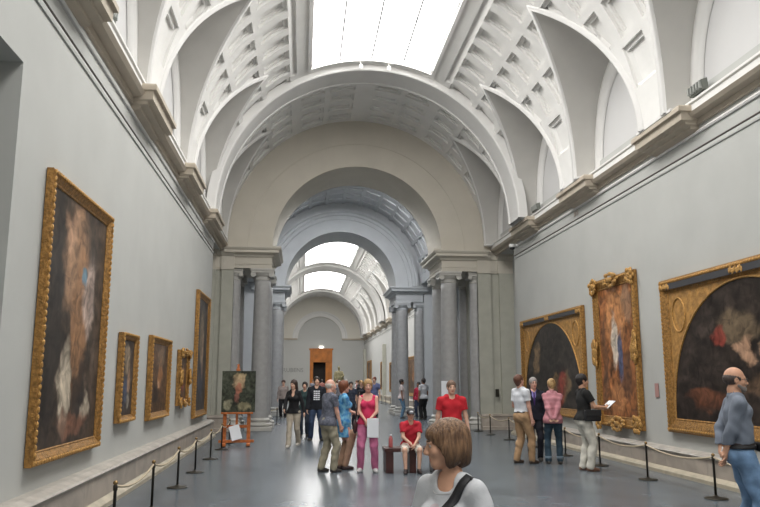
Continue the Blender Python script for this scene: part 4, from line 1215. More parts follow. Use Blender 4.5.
def painting(label, wall, ya, yb, z0, z1, fw, cmat, style='plain', group=None, name='painting'):
    """wall: 'l' or 'r'; ya<yb extent along the wall, z0<z1"""
    W_, H_ = yb - ya, z1 - z0; w, h = W_ - 2 * fw, H_ - 2 * fw
    x, rz = (XL + 0.03, PI / 2) if wall == 'l' else (XR - 0.03, -PI / 2)
    t = empty(name, (x, (ya + yb) / 2, (z0 + z1) / 2), rz); tag(t, label, 'painting', group)
    t.rotation_euler = Euler((0, 0, rz), 'XYZ')
    # local -y faces the room
    bm = bmesh.new()
    d = fw
    frame_sweep(bm, w, h, [(0, 0.0), (0, -0.02), (d * .08, -0.032), (d * .14, -0.025), (d * .3, -0.04), (d * .55, -0.062), (d * .75, -0.072), (d * .86, -0.07), (d * .92, -0.055), (d, -0.05), (d, 0.02)])
    fro = obj('frame', bm, M_GOLD, t)
    bm = bmesh.new(); st = 0.075 if style != 'small' else 0.05
    for sx in (-1, 1):
        n = int(H_ / st)
        for k in range(n): knob(bm, sx * (W_ / 2 - d * .22), -0.070, -H_ / 2 + (k + .5) * H_ / n, st * .34, 0.016, st * .45, 6)
    n = int(W_ / st)
    for sz in (-1, 1):
        for k in range(n): knob(bm, -W_ / 2 + (k + .5) * W_ / n, -0.070, sz * (H_ / 2 - d * .22), st * .45, 0.016, st * .34, 6)
    obj('carved_beading', bm, M_GOLD2, fro)
    if style == 'ornate':
        bm = bmesh.new(); rg = random.Random(4)
        def leafy(cx, cz, rx, rz, n):
            for k in range(n):
                a = 2 * PI * k / n; q = 0.6 + 0.4 * rg.random()
                knob(bm, cx + rx * q * math.cos(a), -0.085 - 0.03 * rg.random(), cz + rz * q * math.sin(a), rx * .33, 0.03, rz * .33, 8)
            knob(bm, cx, -0.10, cz, rx * .45, 0.04, rz * .45, 10)
        for sx in (-1, 1):
            for sz in (-1, 1): leafy(sx * (W_ / 2 - d * .5), sz * (H_ / 2 - d * .5), d * .75, d * .75, 11)
            leafy(sx * (W_ / 2 - d * .3), 0, d * .6, d * 1.3, 12)
        for sz in (-1, 1): leafy(0, sz * (H_ / 2 - d * .35), d * 1.4, d * .6, 12)
        obj('carved_leaves', bm, M_GOLD2, fro)
    if style == 'lunette':
        # dark band with gilt cartouches in the frame
        bm = bmesh.new()
        for sz in (1,):
            box(bm, -W_ / 2 + d * .9, W_ / 2 - d * .9, -0.078, -0.06, H_ / 2 - d * .78, H_ / 2 - d * .34)
        obj('dark_inlay', bm, M_DARKB, fro)
        bm = bmesh.new()
        bm.free()
        for cx in (-W_ / 2 + d * .9, 0.0, W_ / 2 - d * .9):
            bm = bmesh.new()
            for k in range(9): knob(bm, cx + (k - 4) * d * .16, -0.082, H_ / 2 - d * .55 + 0.02 * math.sin(k * 2.1), d * .1, 0.016, d * .2, 7)
            obj('gilt_cartouche', bm, M_GOLD2, fro)
        # gold spandrel board with the arched picture
        bm = bmesh.new(); box(bm, -w / 2, w / 2, -0.012, -0.002, -h / 2, h / 2); spo = obj('spandrel_board', bm, M_GOLDP, t)
        bm = bmesh.new(); n = 48; rx = w / 2 * 0.985; rz = h * 0.985
        top_ = [bm.verts.new((rx * math.cos(PI * k / n), -0.018, -h / 2 + rz * math.sin(PI * k / n) ** 0.92)) for k in range(n + 1)]
        bot = [bm.verts.new((v.co.x, -0.01, v.co.z)) for v in top_]
        bm.faces.new(top_)
        for k in range(n): bm.faces.new((top_[k], top_[k + 1], bot[k + 1], bot[k]))
        obj('canvas', bm, cmat, t)
        bm = bmesh.new(); tube(bm, [(1.01 * rx * math.cos(PI * k / n), -0.020, -h / 2 + 1.01 * rz * math.sin(PI * k / n) ** 0.92) for k in range(n + 1)], 0.018, 6); obj('arched_fillet', bm, M_GOLD2, spo)
        for sx in (-1, 1):
            bm = bmesh.new()
            tube(bm, [(sx * (w / 2 - 0.33) + 0.22 * math.cos(2 * PI * k / 20), -0.018, h / 2 - 0.42 + 0.30 * math.sin(2 * PI * k / 20)) for k in range(21)], 0.015, 6, False)
            obj('medallion', bm, M_GOLD2, spo)
    else:
        bm = bmesh.new(); box(bm, -w / 2, w / 2, -0.014, -0.002, -h / 2, h / 2); obj('canvas', bm, cmat, t)
    return t


OR = (0.42, 0.17, 0.05); CR = (0.55, 0.47, 0.36); BL_ = (0.05, 0.10, 0.17); RD = (0.26, 0.045, 0.03); FL = (0.50, 0.30, 0.19); DK = (0.02, 0.018, 0.018)
cm1 = canvas_mat('dark_canvas_tall', (0.060, 0.042, 0.030), [(-0.1, .55, .5, .5, (0.36, 0.21, 0.12), .8), (.15, .05, .35, .75, (0.33, 0.17, 0.08), .75), (-.3, .75, .25, .2, FL, .5), (.45, .25, .22, .42, (0.42, 0.32, 0.27), .85), (.25, .42, .12, .12, (0.10, 0.20, 0.26), .9), (-.72, 0, .3, 1.2, DK, .7),
                  (-.25, -.55, .22, .38, CR, .9), (.55, -.72, .18, .12, CR, .6), (.1, -.85, .55, .12, (0.22, 0.10, 0.06), .7), (.25, -.55, .25, .25, DK, .8)], 1.3)
cm2 = canvas_mat('blue_brown_canvas', (0.06, 0.05, 0.045), [(0, .5, .5, .4, (0.36, 0.27, 0.18), .8), (-.1, -.35, .4, .4, (0.06, 0.08, 0.13), .8), (.35, -.1, .25, .35, FL, .6), (.4, -.6, .2, .2, (0.4, 0.36, 0.3), .6)], 2.2)
cm3 = canvas_mat('umber_canvas', (0.10, 0.055, 0.03), [(.1, .1, .3, .5, (0.36, 0.16, 0.06), .8), (-.3, -.5, .35, .3, DK, .7), (.2, .6, .5, .3, (0.24, 0.16, 0.10), .6), (0, -.2, .14, .14, FL, .7)], 3.7)
cm4 = canvas_mat('small_warm_canvas', (0.11, 0.06, 0.035), [(0, .1, .45, .5, (0.38, 0.2, 0.1), .7), (.1, -.4, .3, .3, RD, .6)], 4.1)
cm5 = canvas_mat('far_dark_canvas', (0.05, 0.042, 0.038), [(0, .3, .45, .55, (0.26, 0.2, 0.13), .7), (0, -.45, .5, .35, (0.05, 0.06, 0.09), .7), (.2, 0, .2, .5, FL, .4)], 5.9)
cq1 = canvas_mat('shadowy_arched_canvas', (0.030, 0.024, 0.020), [(-.5, .2, .17, .42, (0.26, 0.17, 0.09), .75), (.38, -.55, .14, .42, RD, .85), (.15, -.4, .12, .25, (0.25, 0.15, 0.06), .6), (.5, -.5, .1, .4, (0.30, 0.2, 0.1), .5)], 6.4)
cq2 = canvas_mat('glowing_orange_canvas', (0.26, 0.10, 0.035), [(0, .55, .7, .5, (0.50, 0.23, 0.09), .8), (-.05, .12, .24, .42, (0.62, 0.55, 0.46), .9), (.22, -.02, .13, .45, (0.06, 0.10, 0.20), .85), (-.05, .58, .09, .07, FL, .8), (.5, -.45, .3, .4, (0.12, 0.06, 0.035), .7), (-.75, -.2, .2, .8, (0.10, 0.06, 0.04), .6), (0, -.7, .45, .3, (0.45, 0.2, 0.08), .8), (.7, .7, .3, .3, (0.30, 0.2, 0.13), .6)], 7.7)
cq3 = canvas_mat('dark_brown_arched_canvas', (0.030, 0.022, 0.018), [(-.1, .32, .3, .28, (0.18, 0.13, 0.08), .8), (-.32, .18, .12, .2, RD, .8), (.0, .0, .11, .24, FL, .8), (.28, -.08, .12, .25, (0.45, 0.28, 0.17), .8), (.5, .1, .14, .25, (0.36, 0.22, 0.13), .6), (-.55, -.65, .3, .18, (0.16, 0.06, 0.03), .8), (.75, .3, .12, .55, (0.16, 0.13, 0.09), .7), (.15, -.45, .3, .15, (0.2, 0.12, 0.07), .5)], 8.8)
painting('largest and nearest picture on the left wall, tall and dark, in a gilded frame', 'l', 8.02, 10.55, 0.76, 3.90, 0.15, cm1)
painting('narrow picture in a gilded frame, first of the small ones after the tall left picture', 'l', 11.58, 12.62, 1.0, 2.36, 0.10, cm2)
painting('mid-sized brown picture in a gilded frame between the two smallest left-wall pictures', 'l', 13.80, 15.75, 0.92, 2.45, 0.13, cm3)
painting('small picture in a carved pale-gold frame, the smallest and highest-hung on the left wall', 'l', 17.0, 18.3, 1.08, 2.32, 0.13, cm4, 'ornate')
painting('tall picture in a gilded frame at the far end of the left wall', 'l', 19.5, 21.9, 0.68, 3.98, 0.17, cm5)
painting('large arched dark picture with gold corners behind the group of four visitors', 'r', 17.05, 22.1, 0.72, 3.42, 0.22, cq1, 'lunette')
painting('tall glowing orange picture in an ornately carved gilded frame', 'r', 14.18, 16.35, 0.66, 3.86, 0.23, cq2, 'ornate')
painting('large arched dark brown picture with gold corners behind the bald man in jeans', 'r', 8.1, 13.13, 0.72, 3.46, 0.25, cq3, 'lunette')
t = tag(empty('wall_label', (XR - 0.012, 13.62, 1.45)), 'small pinkish wall label between the orange picture and the big arched one', 'label')
obj('card', B(-0.006, 0.006, -0.07, 0.07, -0.13, 0.13), M_RED, t)
# far gallery pictures (right wall, seen edge-on) and left wall
cf = [cm5, cm3, cm2, cq3]
fp = [(39.5, 41.2, .8, 5.0, 'tall picture nearest the right column of the farther arch'), (43, 46.5, .7, 3.1, 'first gilded picture of the far right wall row'), (48, 52, .7, 3.6, 'second and tallest gilded picture of the far right wall row'), (54, 56.5, .8, 3.0, 'third gilded picture of the far right wall row'), (60, 63, .9, 3.2, 'fourth gilded picture of the far right wall row'), (72, 76, .9, 3.6, 'farthest gilded picture on the far right wall')]
for k, (a, b, c, d, lb) in enumerate(fp):
    painting(lb, 'r', a, b, c, d, 0.2, cf[k % 4], group='pictures on the far right wall')

# ------------------------------------------------------------------ rope barriers
def post(x, y, label, h=0.61):
    t = tag(empty('rope_post', (x, y, 0)), label, 'post', 'rope barrier posts along the walls')
    bm = bmesh.new(); lathe(bm, [(0.001, 0), (0.155, 0), (0.16, 0.008), (0.155, 0.016), (0.10, 0.024), (0.04, 0.032), (0.022, 0.05)], 28); obj('base', bm, M_DARK, t, True)
    bm = bmesh.new(); lathe(bm, [(0.017, 0.03), (0.017, h - 0.09), (0.023, h - 0.085), (0.023, h - 0.04), (0.014, h - 0.03)], 16); obj('pole', bm, M_DARK, t, True)
    bm = bmesh.new(); knob(bm, 0, 0, h - 0.012, 0.026, 0.026, 0.024, 14); obj('knob', bm, mat('dull_brass', (0.30, 0.20, 0.09), 0.35, metal=0.8), t, True)
    return t


def rope(p, q, label, sag=0.09, h=0.565):
    bm = bmesh.new(); n = 14; p, q = Vector(p), Vector(q); dd = (q - p).normalized() * 0.026; p, q = p + dd, q - dd
    pts = [(p[0] + (q[0] - p[0]) * k / n, p[1] + (q[1] - p[1]) * k / n, h - sag * 4 * (k / n) * (1 - k / n)) for k in range(n + 1)]
    tube(bm, pts, 0.014, 6)
    tag(obj('barrier_rope', bm, M_ROPE, None, True), label, 'rope', 'ropes between the barrier posts')


ordn = ['nearest', 'second', 'third', 'fourth', 'fifth', 'sixth', 'seventh', 'eighth']
lp = [(-1.88, 8.1), (-1.88, 10.1), (-1.88, 12.1), (-1.88, 14.02), (-1.88, 16.3), (-1.88, 18.5), (-1.88, 20.4)]
for k, p in enumerate(lp): post(p[0], p[1], '%s dark rope post from the camera along the left wall' % ordn[k])
for k in range(len(lp) - 1): rope(lp[k], lp[k + 1], '%s sagging beige rope from the camera along the left wall' % ordn[k])
rp_ = [(5.79, 8.2), (5.79, 10.2), (5.77, 12.23), (5.79, 14.28), (5.80, 16.22), (5.79, 18.4), (5.79, 20.68), (5.75, 22.62), (5.75, 24.2)]
ordn2 = ordn + ['farthest']
for k, p in enumerate(rp_): post(p[0], p[1], '%s dark rope post from the camera along the right wall' % ordn2[k])
for k in range(len(rp_) - 1): rope(rp_[k], rp_[k + 1], '%s sagging beige rope from the camera along the right wall' % ordn2[k])
fr_ = [(5.8, 38.6 + 2.6 * k) for k in range(8)]
for k, p in enumerate(fr_): post(p[0], p[1], '%s rope post beyond the farther arch along the right wall' % ordn[k])
for k in range(7): rope(fr_[k], fr_[k + 1], '%s beige rope beyond the farther arch along the right wall' % ordn[k])
post(-2.2, 28.6, 'rope post standing behind the left columns of the nearer arch'); post(-0.9, 28.6, 'rope post in the opening just past the left columns'); rope((-2.2, 28.6), (-0.9, 28.6), 'short rope behind the left columns of the nearer arch')

# ------------------------------------------------------------------ bench
t = tag(empty('bench', (2.0, 13.75, 0)), 'dark red-brown wooden bench with slab legs under the seated boy', 'bench')
obj('seat', B(-0.50, 0.53, -0.24, 0.24, 0.37, 0.44, 0.006), M_BENCH, t)
obj('leg', B(-0.48, -0.34, -0.22, 0.22, 0, 0.37, 0.004), M_BENCH, t); obj('leg', B(0.38, 0.51, -0.22, 0.22, 0, 0.37, 0.004), M_BENCH, t); obj('leg', B(-0.05, 0.07, -0.2, 0.2, 0, 0.37, 0.004), M_BENCH, t)
t = tag(empty('bottle', (1.63, 13.72, 0.44)), 'small pinkish bottle standing on the left end of the bench', 'bottle')
bm = bmesh.new(); lathe(bm, [(0.001, 0), (0.036, 0), (0.038, 0.01), (0.038, 0.14), (0.030, 0.17), (0.016, 0.19), (0.016, 0.205)], 18); obj('bottle_body', bm, mat('pink_drink', (0.45, 0.12, 0.12), 0.25), t, True)
bm = bmesh.new(); lathe(bm, [(0.019, 0.20), (0.019, 0.225), (0.001, 0.228)], 14); obj('cap', bm, M_PAPER, t, True)

# ------------------------------------------------------------------ easel with a copy on it
ex, ey = -1.62, 19.45
t = tag(empty('easel', (ex, ey, 0), R(4)), 'orange wooden studio easel beside the left columns', 'easel')
for sx in (-0.30, 0.30):
    obj('upright', B(sx - 0.045, sx + 0.045, -0.03, 0.03, 0.06, 1.25, 0.006), M_EASEL, t)
    obj('foot', B(sx - 0.045, sx + 0.045, -0.30, 0.34, 0.02, 0.09, 0.01), M_EASEL, t)
    bm = bmesh.new(); tube(bm, [(sx, 0.30, 0.08), (sx, 0.03, 0.85)], 0.02, 8); obj('brace', bm, M_EASEL, t)
obj('mast', B(-0.03, 0.03, -0.02, 0.03, 0.10, 2.05, 0.005), M_EASEL, t)
obj('crossbar', B(-0.44, 0.44, -0.05, 0.0, 0.09, 0.16, 0.006), M_EASEL, t); obj('crossbar', B(-0.34, 0.34, 0.02, 0.06, 0.45, 0.52, 0.005), M_EASEL, t)
obj('ledge', B(-0.40, 0.40, -0.13, -0.02, 0.80, 0.845, 0.006), M_EASEL, t); obj('clamp', B(-0.05, 0.05, -0.08, 0.03, 1.86, 1.93, 0.008), M_EASEL, t)
for sx in (-0.38, 0.38):
    bm = bmesh.new(); lathe(bm, [(0.001, 0), (0.02, 0.004), (0.02, 0.02), (0.001, 0.026)], 10); bmesh.ops.translate(bm, verts=bm.verts[:], vec=(sx * 0.8, -0.24, 0)); obj('castor', bm, M_DARK, t, True)
ce = canvas_mat('easel_canvas_paint', (0.045, 0.05, 0.035), [(0.02, .45, .38, .45, (0.45, 0.32, 0.19), .85), (.0, .1, .22, .3, (0.42, 0.16, 0.10), .8), (-.62, -.65, .3, .3, (0.32, 0.30, 0.20), .8), (.35, -.72, .5, .22, (0.28, 0.25, 0.15), .8), (-.1, -.3, .16, .3, (0.30, 0.12, 0.09), .7), (.1, .75, .4, .15, (0.5, 0.38, 0.22), .6)], 9.9)
t = tag(empty('canvas_painting', (ex + 0.03, ey - 0.07, 0.845), R(4)), 'unframed painted canvas resting on the orange easel', 'painting')
obj('canvas', B(-0.42, 0.42, -0.035, 0.0, 0.0, 1.03, 0.004), ce, t); obj('stretcher', B(-0.41, 0.41, 0.0, 0.018, 0.01, 1.02), M_CREAM, t)
o = obj('paper_sheet', B(-0.13, 0.13, -0.004, 0.004, 0, 0.36), M_PAPER); o.location = (ex + 0.03, ey - 0.09, 0.17); o.rotation_euler = (R(-8), R(-16), R(4)); tag(o, 'white sheet of paper tilted against the easel mast', 'paper')

# ------------------------------------------------------------------ small fittings
for k, (x, s_, y, lb) in enumerate([(XL, 1, 9.45, 'dark louvred uplight on the left ledge'), (XR, -1, 11.2, 'dark uplight box on the right ledge nearest the camera'), (XR, -1, 20.0, 'dark uplight box on the right ledge near the columns')]):
    t = tag(empty('uplight', (x + s_ * 0.08, y, 6.42)), lb, 'light', 'uplights on the ledges')
    bm = bmesh.new(); extr(bm, [(0.0, 0), (s_ * 0.10, -0.02), (s_ * 0.13, 0.15), (s_ * 0.02, 0.19)], -0.22, 0.22); ho = obj('housing', bm, M_METAL, t)
    bm = bmesh.new()
    for q in range(5): box(bm, min(s_ * .09, s_ * .155), max(s_ * .09, s_ * .135), -0.2 + q * 0.09, -0.17 + q * 0.09, 0.01, 0.14)
    obj('louvre', bm, mat('louvre_grey', (0.3, 0.31, 0.29), 0.5), ho)
t = tag(empty('security_camera', (XR - 0.02, 22.35, 5.82)), 'small white dome camera under the last right corbel', 'camera')
obj('bracket', B(-0.16, 0.02, -0.03, 0.03, -0.02, 0.05, 0.004), M_BONE, t)
bm = bmesh.new(); lathe(bm, [(0.001, 0.06), (0.085, 0.055), (0.10, 0.02), (0.10, -0.05)], 20, -0.17, 0); obj('housing', bm, M_BONE, t, True)
bm = bmesh.new(); lathe(bm, [(0.085, -0.05), (0.075, -0.10), (0.04, -0.13), (0.001, -0.135)], 20, -0.17, 0); obj('dome', bm, mat('smoked_dome', (0.02, 0.02, 0.02), 0.1), t, True)
for k, th in enumerate((94, 83.5)):
    x = CX + (RV - 0.05) * math.cos(R(th)); z = ZS + (RV - 0.05) * math.sin(R(th))
    t = tag(empty('spotlight', (x, 19.98, z)), 'small white spotlight at the skylight end, %s one' % ('left' if k == 0 else 'right'), 'spotlight', 'spotlights on the skylight edge')
    bm = bmesh.new(); tube(bm, [(0, 0, 0.02), (0, 0, -0.08)], 0.015, 8); obj('arm', bm, M_BONE, t)
    bm = bmesh.new(); tube(bm, [(0, 0.08, -0.05), (0, -0.12, -0.15)], [0.045, 0.06], 14); obj('lamp_head', bm, M_BONE, t)
t = tag(empty('wall_box', (6.62, Y1 - 0.005, 1.22)), 'small dark control box on the right pier', 'box'); obj('housing', B(-0.06, 0.06, -0.05, 0.0, -0.13, 0.13, 0.008), M_DARK, t)
t = tag(empty('wall_plate', (XR - 0.01, 17.3, 5.72)), 'pair of tiny sockets high on the right wall above the picture rail', 'socket')
obj('plate', B(-0.01, 0.004, -0.13, -0.03, -0.05, 0.07, 0.003), mat('taupe_plate', (0.42, 0.37, 0.33), 0.6), t); obj('plate', B(-0.01, 0.004, 0.03, 0.13, -0.05, 0.07, 0.003), mat('taupe_plate', (0.42, 0.37, 0.33), 0.6), t)
t = tag(empty('information_stand', (4.72, 24.2, 0)), 'tall white information board in front of the right column', 'board')
obj('panel', B(-0.17, 0.17, -0.02, 0.02, 0.5, 1.62, 0.005), M_PAPER, t); obj('base', B(-0.2, 0.2, -0.15, 0.15, 0, 0.03, 0.005), M_METAL, t); obj('pole', B(-0.02, 0.02, -0.01, 0.03, 0.03, 0.6), M_METAL, t)

# statue on a pedestal in the far gallery
f = Field((-0.7, -0.6, 0.0), (0.7, 0.6, 2.3), 0.03)
for p, k in ((cone((-0.14, 0, 0.1), (-0.1, 0, 0.95), 0.13, 0.14), .08), (cone((0.16, 0.05, 0.1), (0.1, 0, 0.95), 0.13, 0.14), .08), (ell((0, 0, 1.05), (0.27, 0.2, 0.25)), .1), (ell((0, 0, 1.4), (0.30, 0.2, 0.28)), .1), (cone((0, 0, 1.65), (0, 0.02, 1.8), 0.08, 0.07), .05), (ell((0, 0.02, 1.93), (0.12, 0.14, 0.16)), .03),
             (cone((-0.3, 0, 1.55), (-0.46, 0.1, 1.2), 0.09, 0.07), .05), (cone((-0.46, 0.1, 1.2), (-0.25, 0.25, 1.05), 0.07, 0.06), .04), (cone((0.3, 0, 1.55), (0.42, 0.05, 1.2), 0.09, 0.07), .05), (cone((0.42, 0.05, 1.2), (0.35, 0.2, 0.95), 0.07, 0.06), .04), (cone((-0.25, -0.12, 1.4), (-0.3, -0.15, 0.15), 0.2, 0.25), .1), (cone((0.25, -0.12, 1.4), (0.3, -0.15, 0.15), 0.18, 0.22), .1)): f.ap(p, k)
V, Q = f.mesh()
t = tag(empty('statue', (2.95, 60.0, 0)), 'stone-coloured figure statue on a pedestal in the far gallery', 'statue')
o = link('figure', vmesh('figure', V, Q), mat('olive_stone', (0.25, 0.22, 0.12), 0.6, noise=0.2, nscale=6), t); o.location = (0, 0, 1.0); o.scale = (0.85,) * 3; o.rotation_euler = (0, 0, PI)
bm = bmesh.new(); box(bm, -0.5, 0.5, -0.5, 0.5, 0, 0.15, .01); box(bm, -0.42, 0.42, -0.42, 0.42, 0.15, 0.92, .01); box(bm, -0.48, 0.48, -0.48, 0.48, 0.92, 1.0, .01); obj('pedestal', bm, M_CREAM, t)



# ------------------------------------------------------------------ people
BRN = (0.11, 0.055, 0.03); DKH = (0.02, 0.014, 0.012); GRY = (0.30, 0.28, 0.26); BLO = (0.42, 0.25, 0.10)
# foreground woman
fw = person('person', 'foreground woman with a brown bob and light grey t-shirt looking left', (0.675, 3.32), 131, H=1.52, pel=0.868, lean=2, head=(-45, -7, 0), fem=True, fat=0.98, skin='tan', vox=0.0055,
            top=dict(kind='tee', name='light_grey_jersey', col=(0.52, 0.53, 0.55), inf=0.014, drop=0.012, wr=0.005, fr=34), bottom=dict(kind='trousers', name='dark_blue_trousers', col=(0.03, 0.04, 0.07)),
            hair=dict(kind='bob', name='brown_bob_hair', col=(0.10, 0.05, 0.025), col2=(0.27, 0.15, 0.075), vox=0.0045, amp=0.0012), feet={1: (0.1, 0.03, 0), -1: (-0.1, -0.02, 0)}, hands={1: (0.24, 0.14, 0.86), -1: (-0.24, 0.12, 0.86)})


def strap_points(m, front, z0, s, x0, x1, z1):
    """points hugging the chest from one shoulder to the opposite hip"""
    P0, u, fwd = m.P0, m.u, m.fwd; pts = []
    for k in range(15):
        t = k / 14; x = x0 + (x1 - x0) * t; z = z0 + (z1 - z0) * t
        pts.append((x * s, z * s))
    return pts


def surf_strap(m, width, x0, z0, x1, z1, mt, name, label, both=True, off=0.004, n=26):
    """band lying over the shirt: rays are shot at the clothes from the front and back"""
    o = m.o; s = m.s; dg = [c for c in o.children if c.name.split('.')[0] in ('t_shirt', 'shirt', 'jacket', 'trousers', 'tank_top', 'dress')] + [o]
    from mathutils.bvhtree import BVHTree
    trees = [BVHTree.FromPolygons([v.co[:] for v in c.data.vertices], [p.vertices[:] for p in c.data.polygons]) for c in dg]

    def hit(org, d):
        best = None
        for t_ in trees:
            r = t_.ray_cast(org, d)
            if r[0] is not None and (best is None or r[3] < best[3]): best = r
        return best
    L = []
    P0, u = m.P0, m.u
    import itertools
    seq = []
    for k in range(n + 1):
        t = k / n; seq.append((x0 + (x1 - x0) * t, z0 + (z1 - z0) * t, 1))
    if both:
        for k in range(1, n): t = 1 - k / n; seq.append((x0 + (x1 - x0) * t, z0 + (z1 - z0) * t, -1))
    dx, dz = x1 - x0, z1 - z0; ln = math.hypot(dx, dz); nx, nz = -dz / ln, dx / ln
    rows = []
    for x, z, sd in seq:
        row = []
        for wv in (-0.5, 0, 0.5):
            px = (x + nx * width * wv) * s; pz = P0[2] + (z + nz * width * wv) * s
            h_ = hit(Vector((px, 0.6 * sd, pz)), Vector((0, -sd, 0)))
            if h_: row.append(Vector(h_[0]) + Vector(h_[1]) * off * (1 if h_[1].y * sd > 0 else -1))
            else: row = None; break
        rows.append(row)
    bm = bmesh.new(); prev = None
    for row in rows + ([rows[0]] if both else []):
        if row is None: continue
        c = [bm.verts.new(p) for p in row]
        if prev and (prev[1].co - c[1].co).length < 0.30 * s:
            bm.faces.new((prev[0], prev[1], c[1], c[0])); bm.faces.new((prev[1], prev[2], c[2], c[1]))
        prev = c
    me = bpy.data.meshes.new(name); bm.to_mesh(me); bm.free()
    for p in me.polygons: p.use_smooth = True
    so = link(name, me, mt, None); md = so.modifiers.new('thick', 'SOLIDIFY'); md.thickness = 0.006; md.offset = 1
    return so, rows


bagm = mat('black_bag_fabric', (0.012, 0.012, 0.014), 0.6, bump=0.2, bscale=200)
so, rows = surf_strap(fw, 0.048, -0.120, 0.535, 0.125, 0.02, bagm, 'bag_strap', '')
t = empty('shoulder_bag', fw.o.location, fw.o.rotation_euler.z); tag(t, 'black shoulder bag on a strap worn by the foreground woman', 'bag'); so.parent = t
obj('bag_body', B(0.165, 0.235, -0.14, 0.10, 0.60, 0.80, 0.02), bagm, t, True)
bm = bmesh.new(); hp = fw.NK
tube(bm, [Vector(fw.NK) + Vector((0.062 * math.sin(a), 0.030 + 0.062 * math.cos(a), -0.004 - 0.035 * (1 + math.cos(a)) / 2)) for a in [2 * PI * k / 24 for k in range(25)]], 0.0022, 6, False)
obj('necklace', bm, mat('silver_chain', (0.6, 0.6, 0.6), 0.3, metal=0.9), fw.o)

from mathutils.bvhtree import BVHTree
ts = [c for c in fw.o.children if c.name.startswith('t_shirt')][0]
bt = BVHTree.FromPolygons([v.co[:] for v in ts.data.vertices], [p_.vertices[:] for p_ in ts.data.polygons])
bm = bmesh.new(); cx_, cz_ = 0.020, fw.P0[2] + 0.385 * fw.s; ringv = []
for rr in (0.010, 0.022):
    ringv.append([bm.verts.new(Vector(bt.ray_cast(Vector((cx_ + rr * math.cos(2 * PI * k / 20), 0.6, cz_ + rr * math.sin(2 * PI * k / 20))), Vector((0, -1, 0)))[0]) + Vector((0, 0.0015, 0))) for k in range(20)])
for k in range(20): bm.faces.new((ringv[0][k], ringv[0][(k + 1) % 20], ringv[1][(k + 1) % 20], ringv[1][k]))
obj('round_print', bm, mat('pale_pink_print', (0.52, 0.44, 0.46), 0.8), ts)

# bald man at the right edge
bd = person('person', 'balding man with a grey beard, grey-blue shirt and jeans at the right edge', (4.275, 7.0), -108, H=1.765, pel=0.935, lean=-3, head=(-4, -4, 0), fat=0.97, skin='tan', vox=0.009,
            top=dict(kind='long', name='grey_blue_shirt', col=(0.17, 0.195, 0.24), hem=0.08, inf=0.024, wr=0.006, fr=34, collar=True), bottom=dict(kind='trousers', name='faded_blue_jeans', col=(0.15, 0.25, 0.40), noise=0.25, belt=True, loose=0.02),
            hair=dict(kind='bald', name='dark_grey_fringe', col=(0.05, 0.035, 0.03)), hands={1: (0.05, -0.17, 0.90), -1: (-0.03, -0.18, 0.93)}, elb={1: (1, -0.6, 0), -1: (-1, -0.6, 0)}, fdir={1: (-0.7, 0.1, -0.6), -1: (0.7, 0.1, -0.6)}, palms={1: (0, -1, 0), -1: (0, -1, 0)}, feet={1: (0.11, 0.03, 0), -1: (-0.11, -0.03, 0)}, toes=(-12, 12), glasses=True)
beard = bd.layer('beard', [(ell(bd.hp(0, 0.060, 0.022), A(0.045, 0.040, 0.036) * bd.s, bd.Mh), 0.01), (cone(bd.hp(-0.058, 0.02, 0.05), bd.hp(-0.02, 0.07, 0.02), 0.016, 0.02), 0.02), (cone(bd.hp(0.058, 0.02, 0.05), bd.hp(0.02, 0.07, 0.02), 0.016, 0.02), 0.02), (cone(bd.hp(-0.02, 0.09, 0.060), bd.hp(0.02, 0.09, 0.060), 0.009, 0.009), 0.01)], cuts=[(ell(bd.hp(0, 0.105, 0.046), A(0.018, 0.02, 0.008), bd.Mh), 0.003)], material=mat('grey_beard', (0.25, 0.22, 0.20), 0.9, bump=0.6, bscale=150), v=0.005)
t = tag(empty('waist_bag', bd.o.location, bd.o.rotation_euler.z), 'black waist bag on the front of the bald man in jeans', 'bag')
obj('pouch', B(-0.12, 0.14, 0.125, 0.185, 0.955, 1.04, 0.02), bagm, t, True)
g = Field(bd.lo, bd.hi, 0.009)
for p, k in bd.torso(0.034)[:4]: g.ap(p, k)
for c in ((half((0, 0, 1.02), (0, 0, 1), bd.lo, bd.hi), .002), (half((0, 0, 0.985), (0, 0, -1), bd.lo, bd.hi), .002)): g.ap(c[0], c[1], 's')
V, Q = g.mesh(); link('strap', vmesh('strap', V, Q), bagm, t)
bm = bmesh.new(); w_ = bd.WR[-1]; tube(bm, [Vector(w_) + Vector((0.034 * math.cos(a), 0.012 * math.sin(a), 0.030 * math.sin(a) + 0.02)) for a in [2 * PI * k / 16 for k in range(17)]], 0.007, 6, False); obj('wristwatch', bm, M_BONE, bd.o)

# group of visitors on the right
po = person('person', 'man in a white shirt and tan trousers looking up at the arched picture', (4.43, 14.85), -70, H=1.76, lean=-2, head=(10, 14, 0), skin='pink', fat=1.06, top=dict(kind='polo', name='white_cotton', col=(0.66, 0.68, 0.72), hem=0.07, inf=0.024, wr=0.007), bottom=dict(kind='trousers', name='tan_chinos', col=(0.38, 0.24, 0.13), belt=True, loose=0.024, wr=0.008),
            hair=dict(kind='short', name='short_auburn_hair', col=(0.09, 0.035, 0.02)), hands={1: (0.22, 0.08, 0.86), -1: (-0.14, 0.17, 0.98)}, feet={1: (0.12, 0.12, 0), -1: (-0.11, -0.08, 0)}, shoes=(0.06, 0.04, 0.03))
su = person('person', 'grey-haired man in a dark suit with a purple shirt front turned towards the camera', (4.83, 15.3), 168, H=1.70, head=(12, 0, 0), skin='pink', top=dict(kind='jacket', name='dark_navy_suit', col=(0.012, 0.013, 0.025), hem=-0.08, inf=0.022, vneck=True), bottom=dict(kind='trousers', name='dark_suit_trousers', col=(0.012, 0.012, 0.02)), hair=dict(kind='short', name='grey_hair', col=(0.22, 0.20, 0.19)), glasses=True)
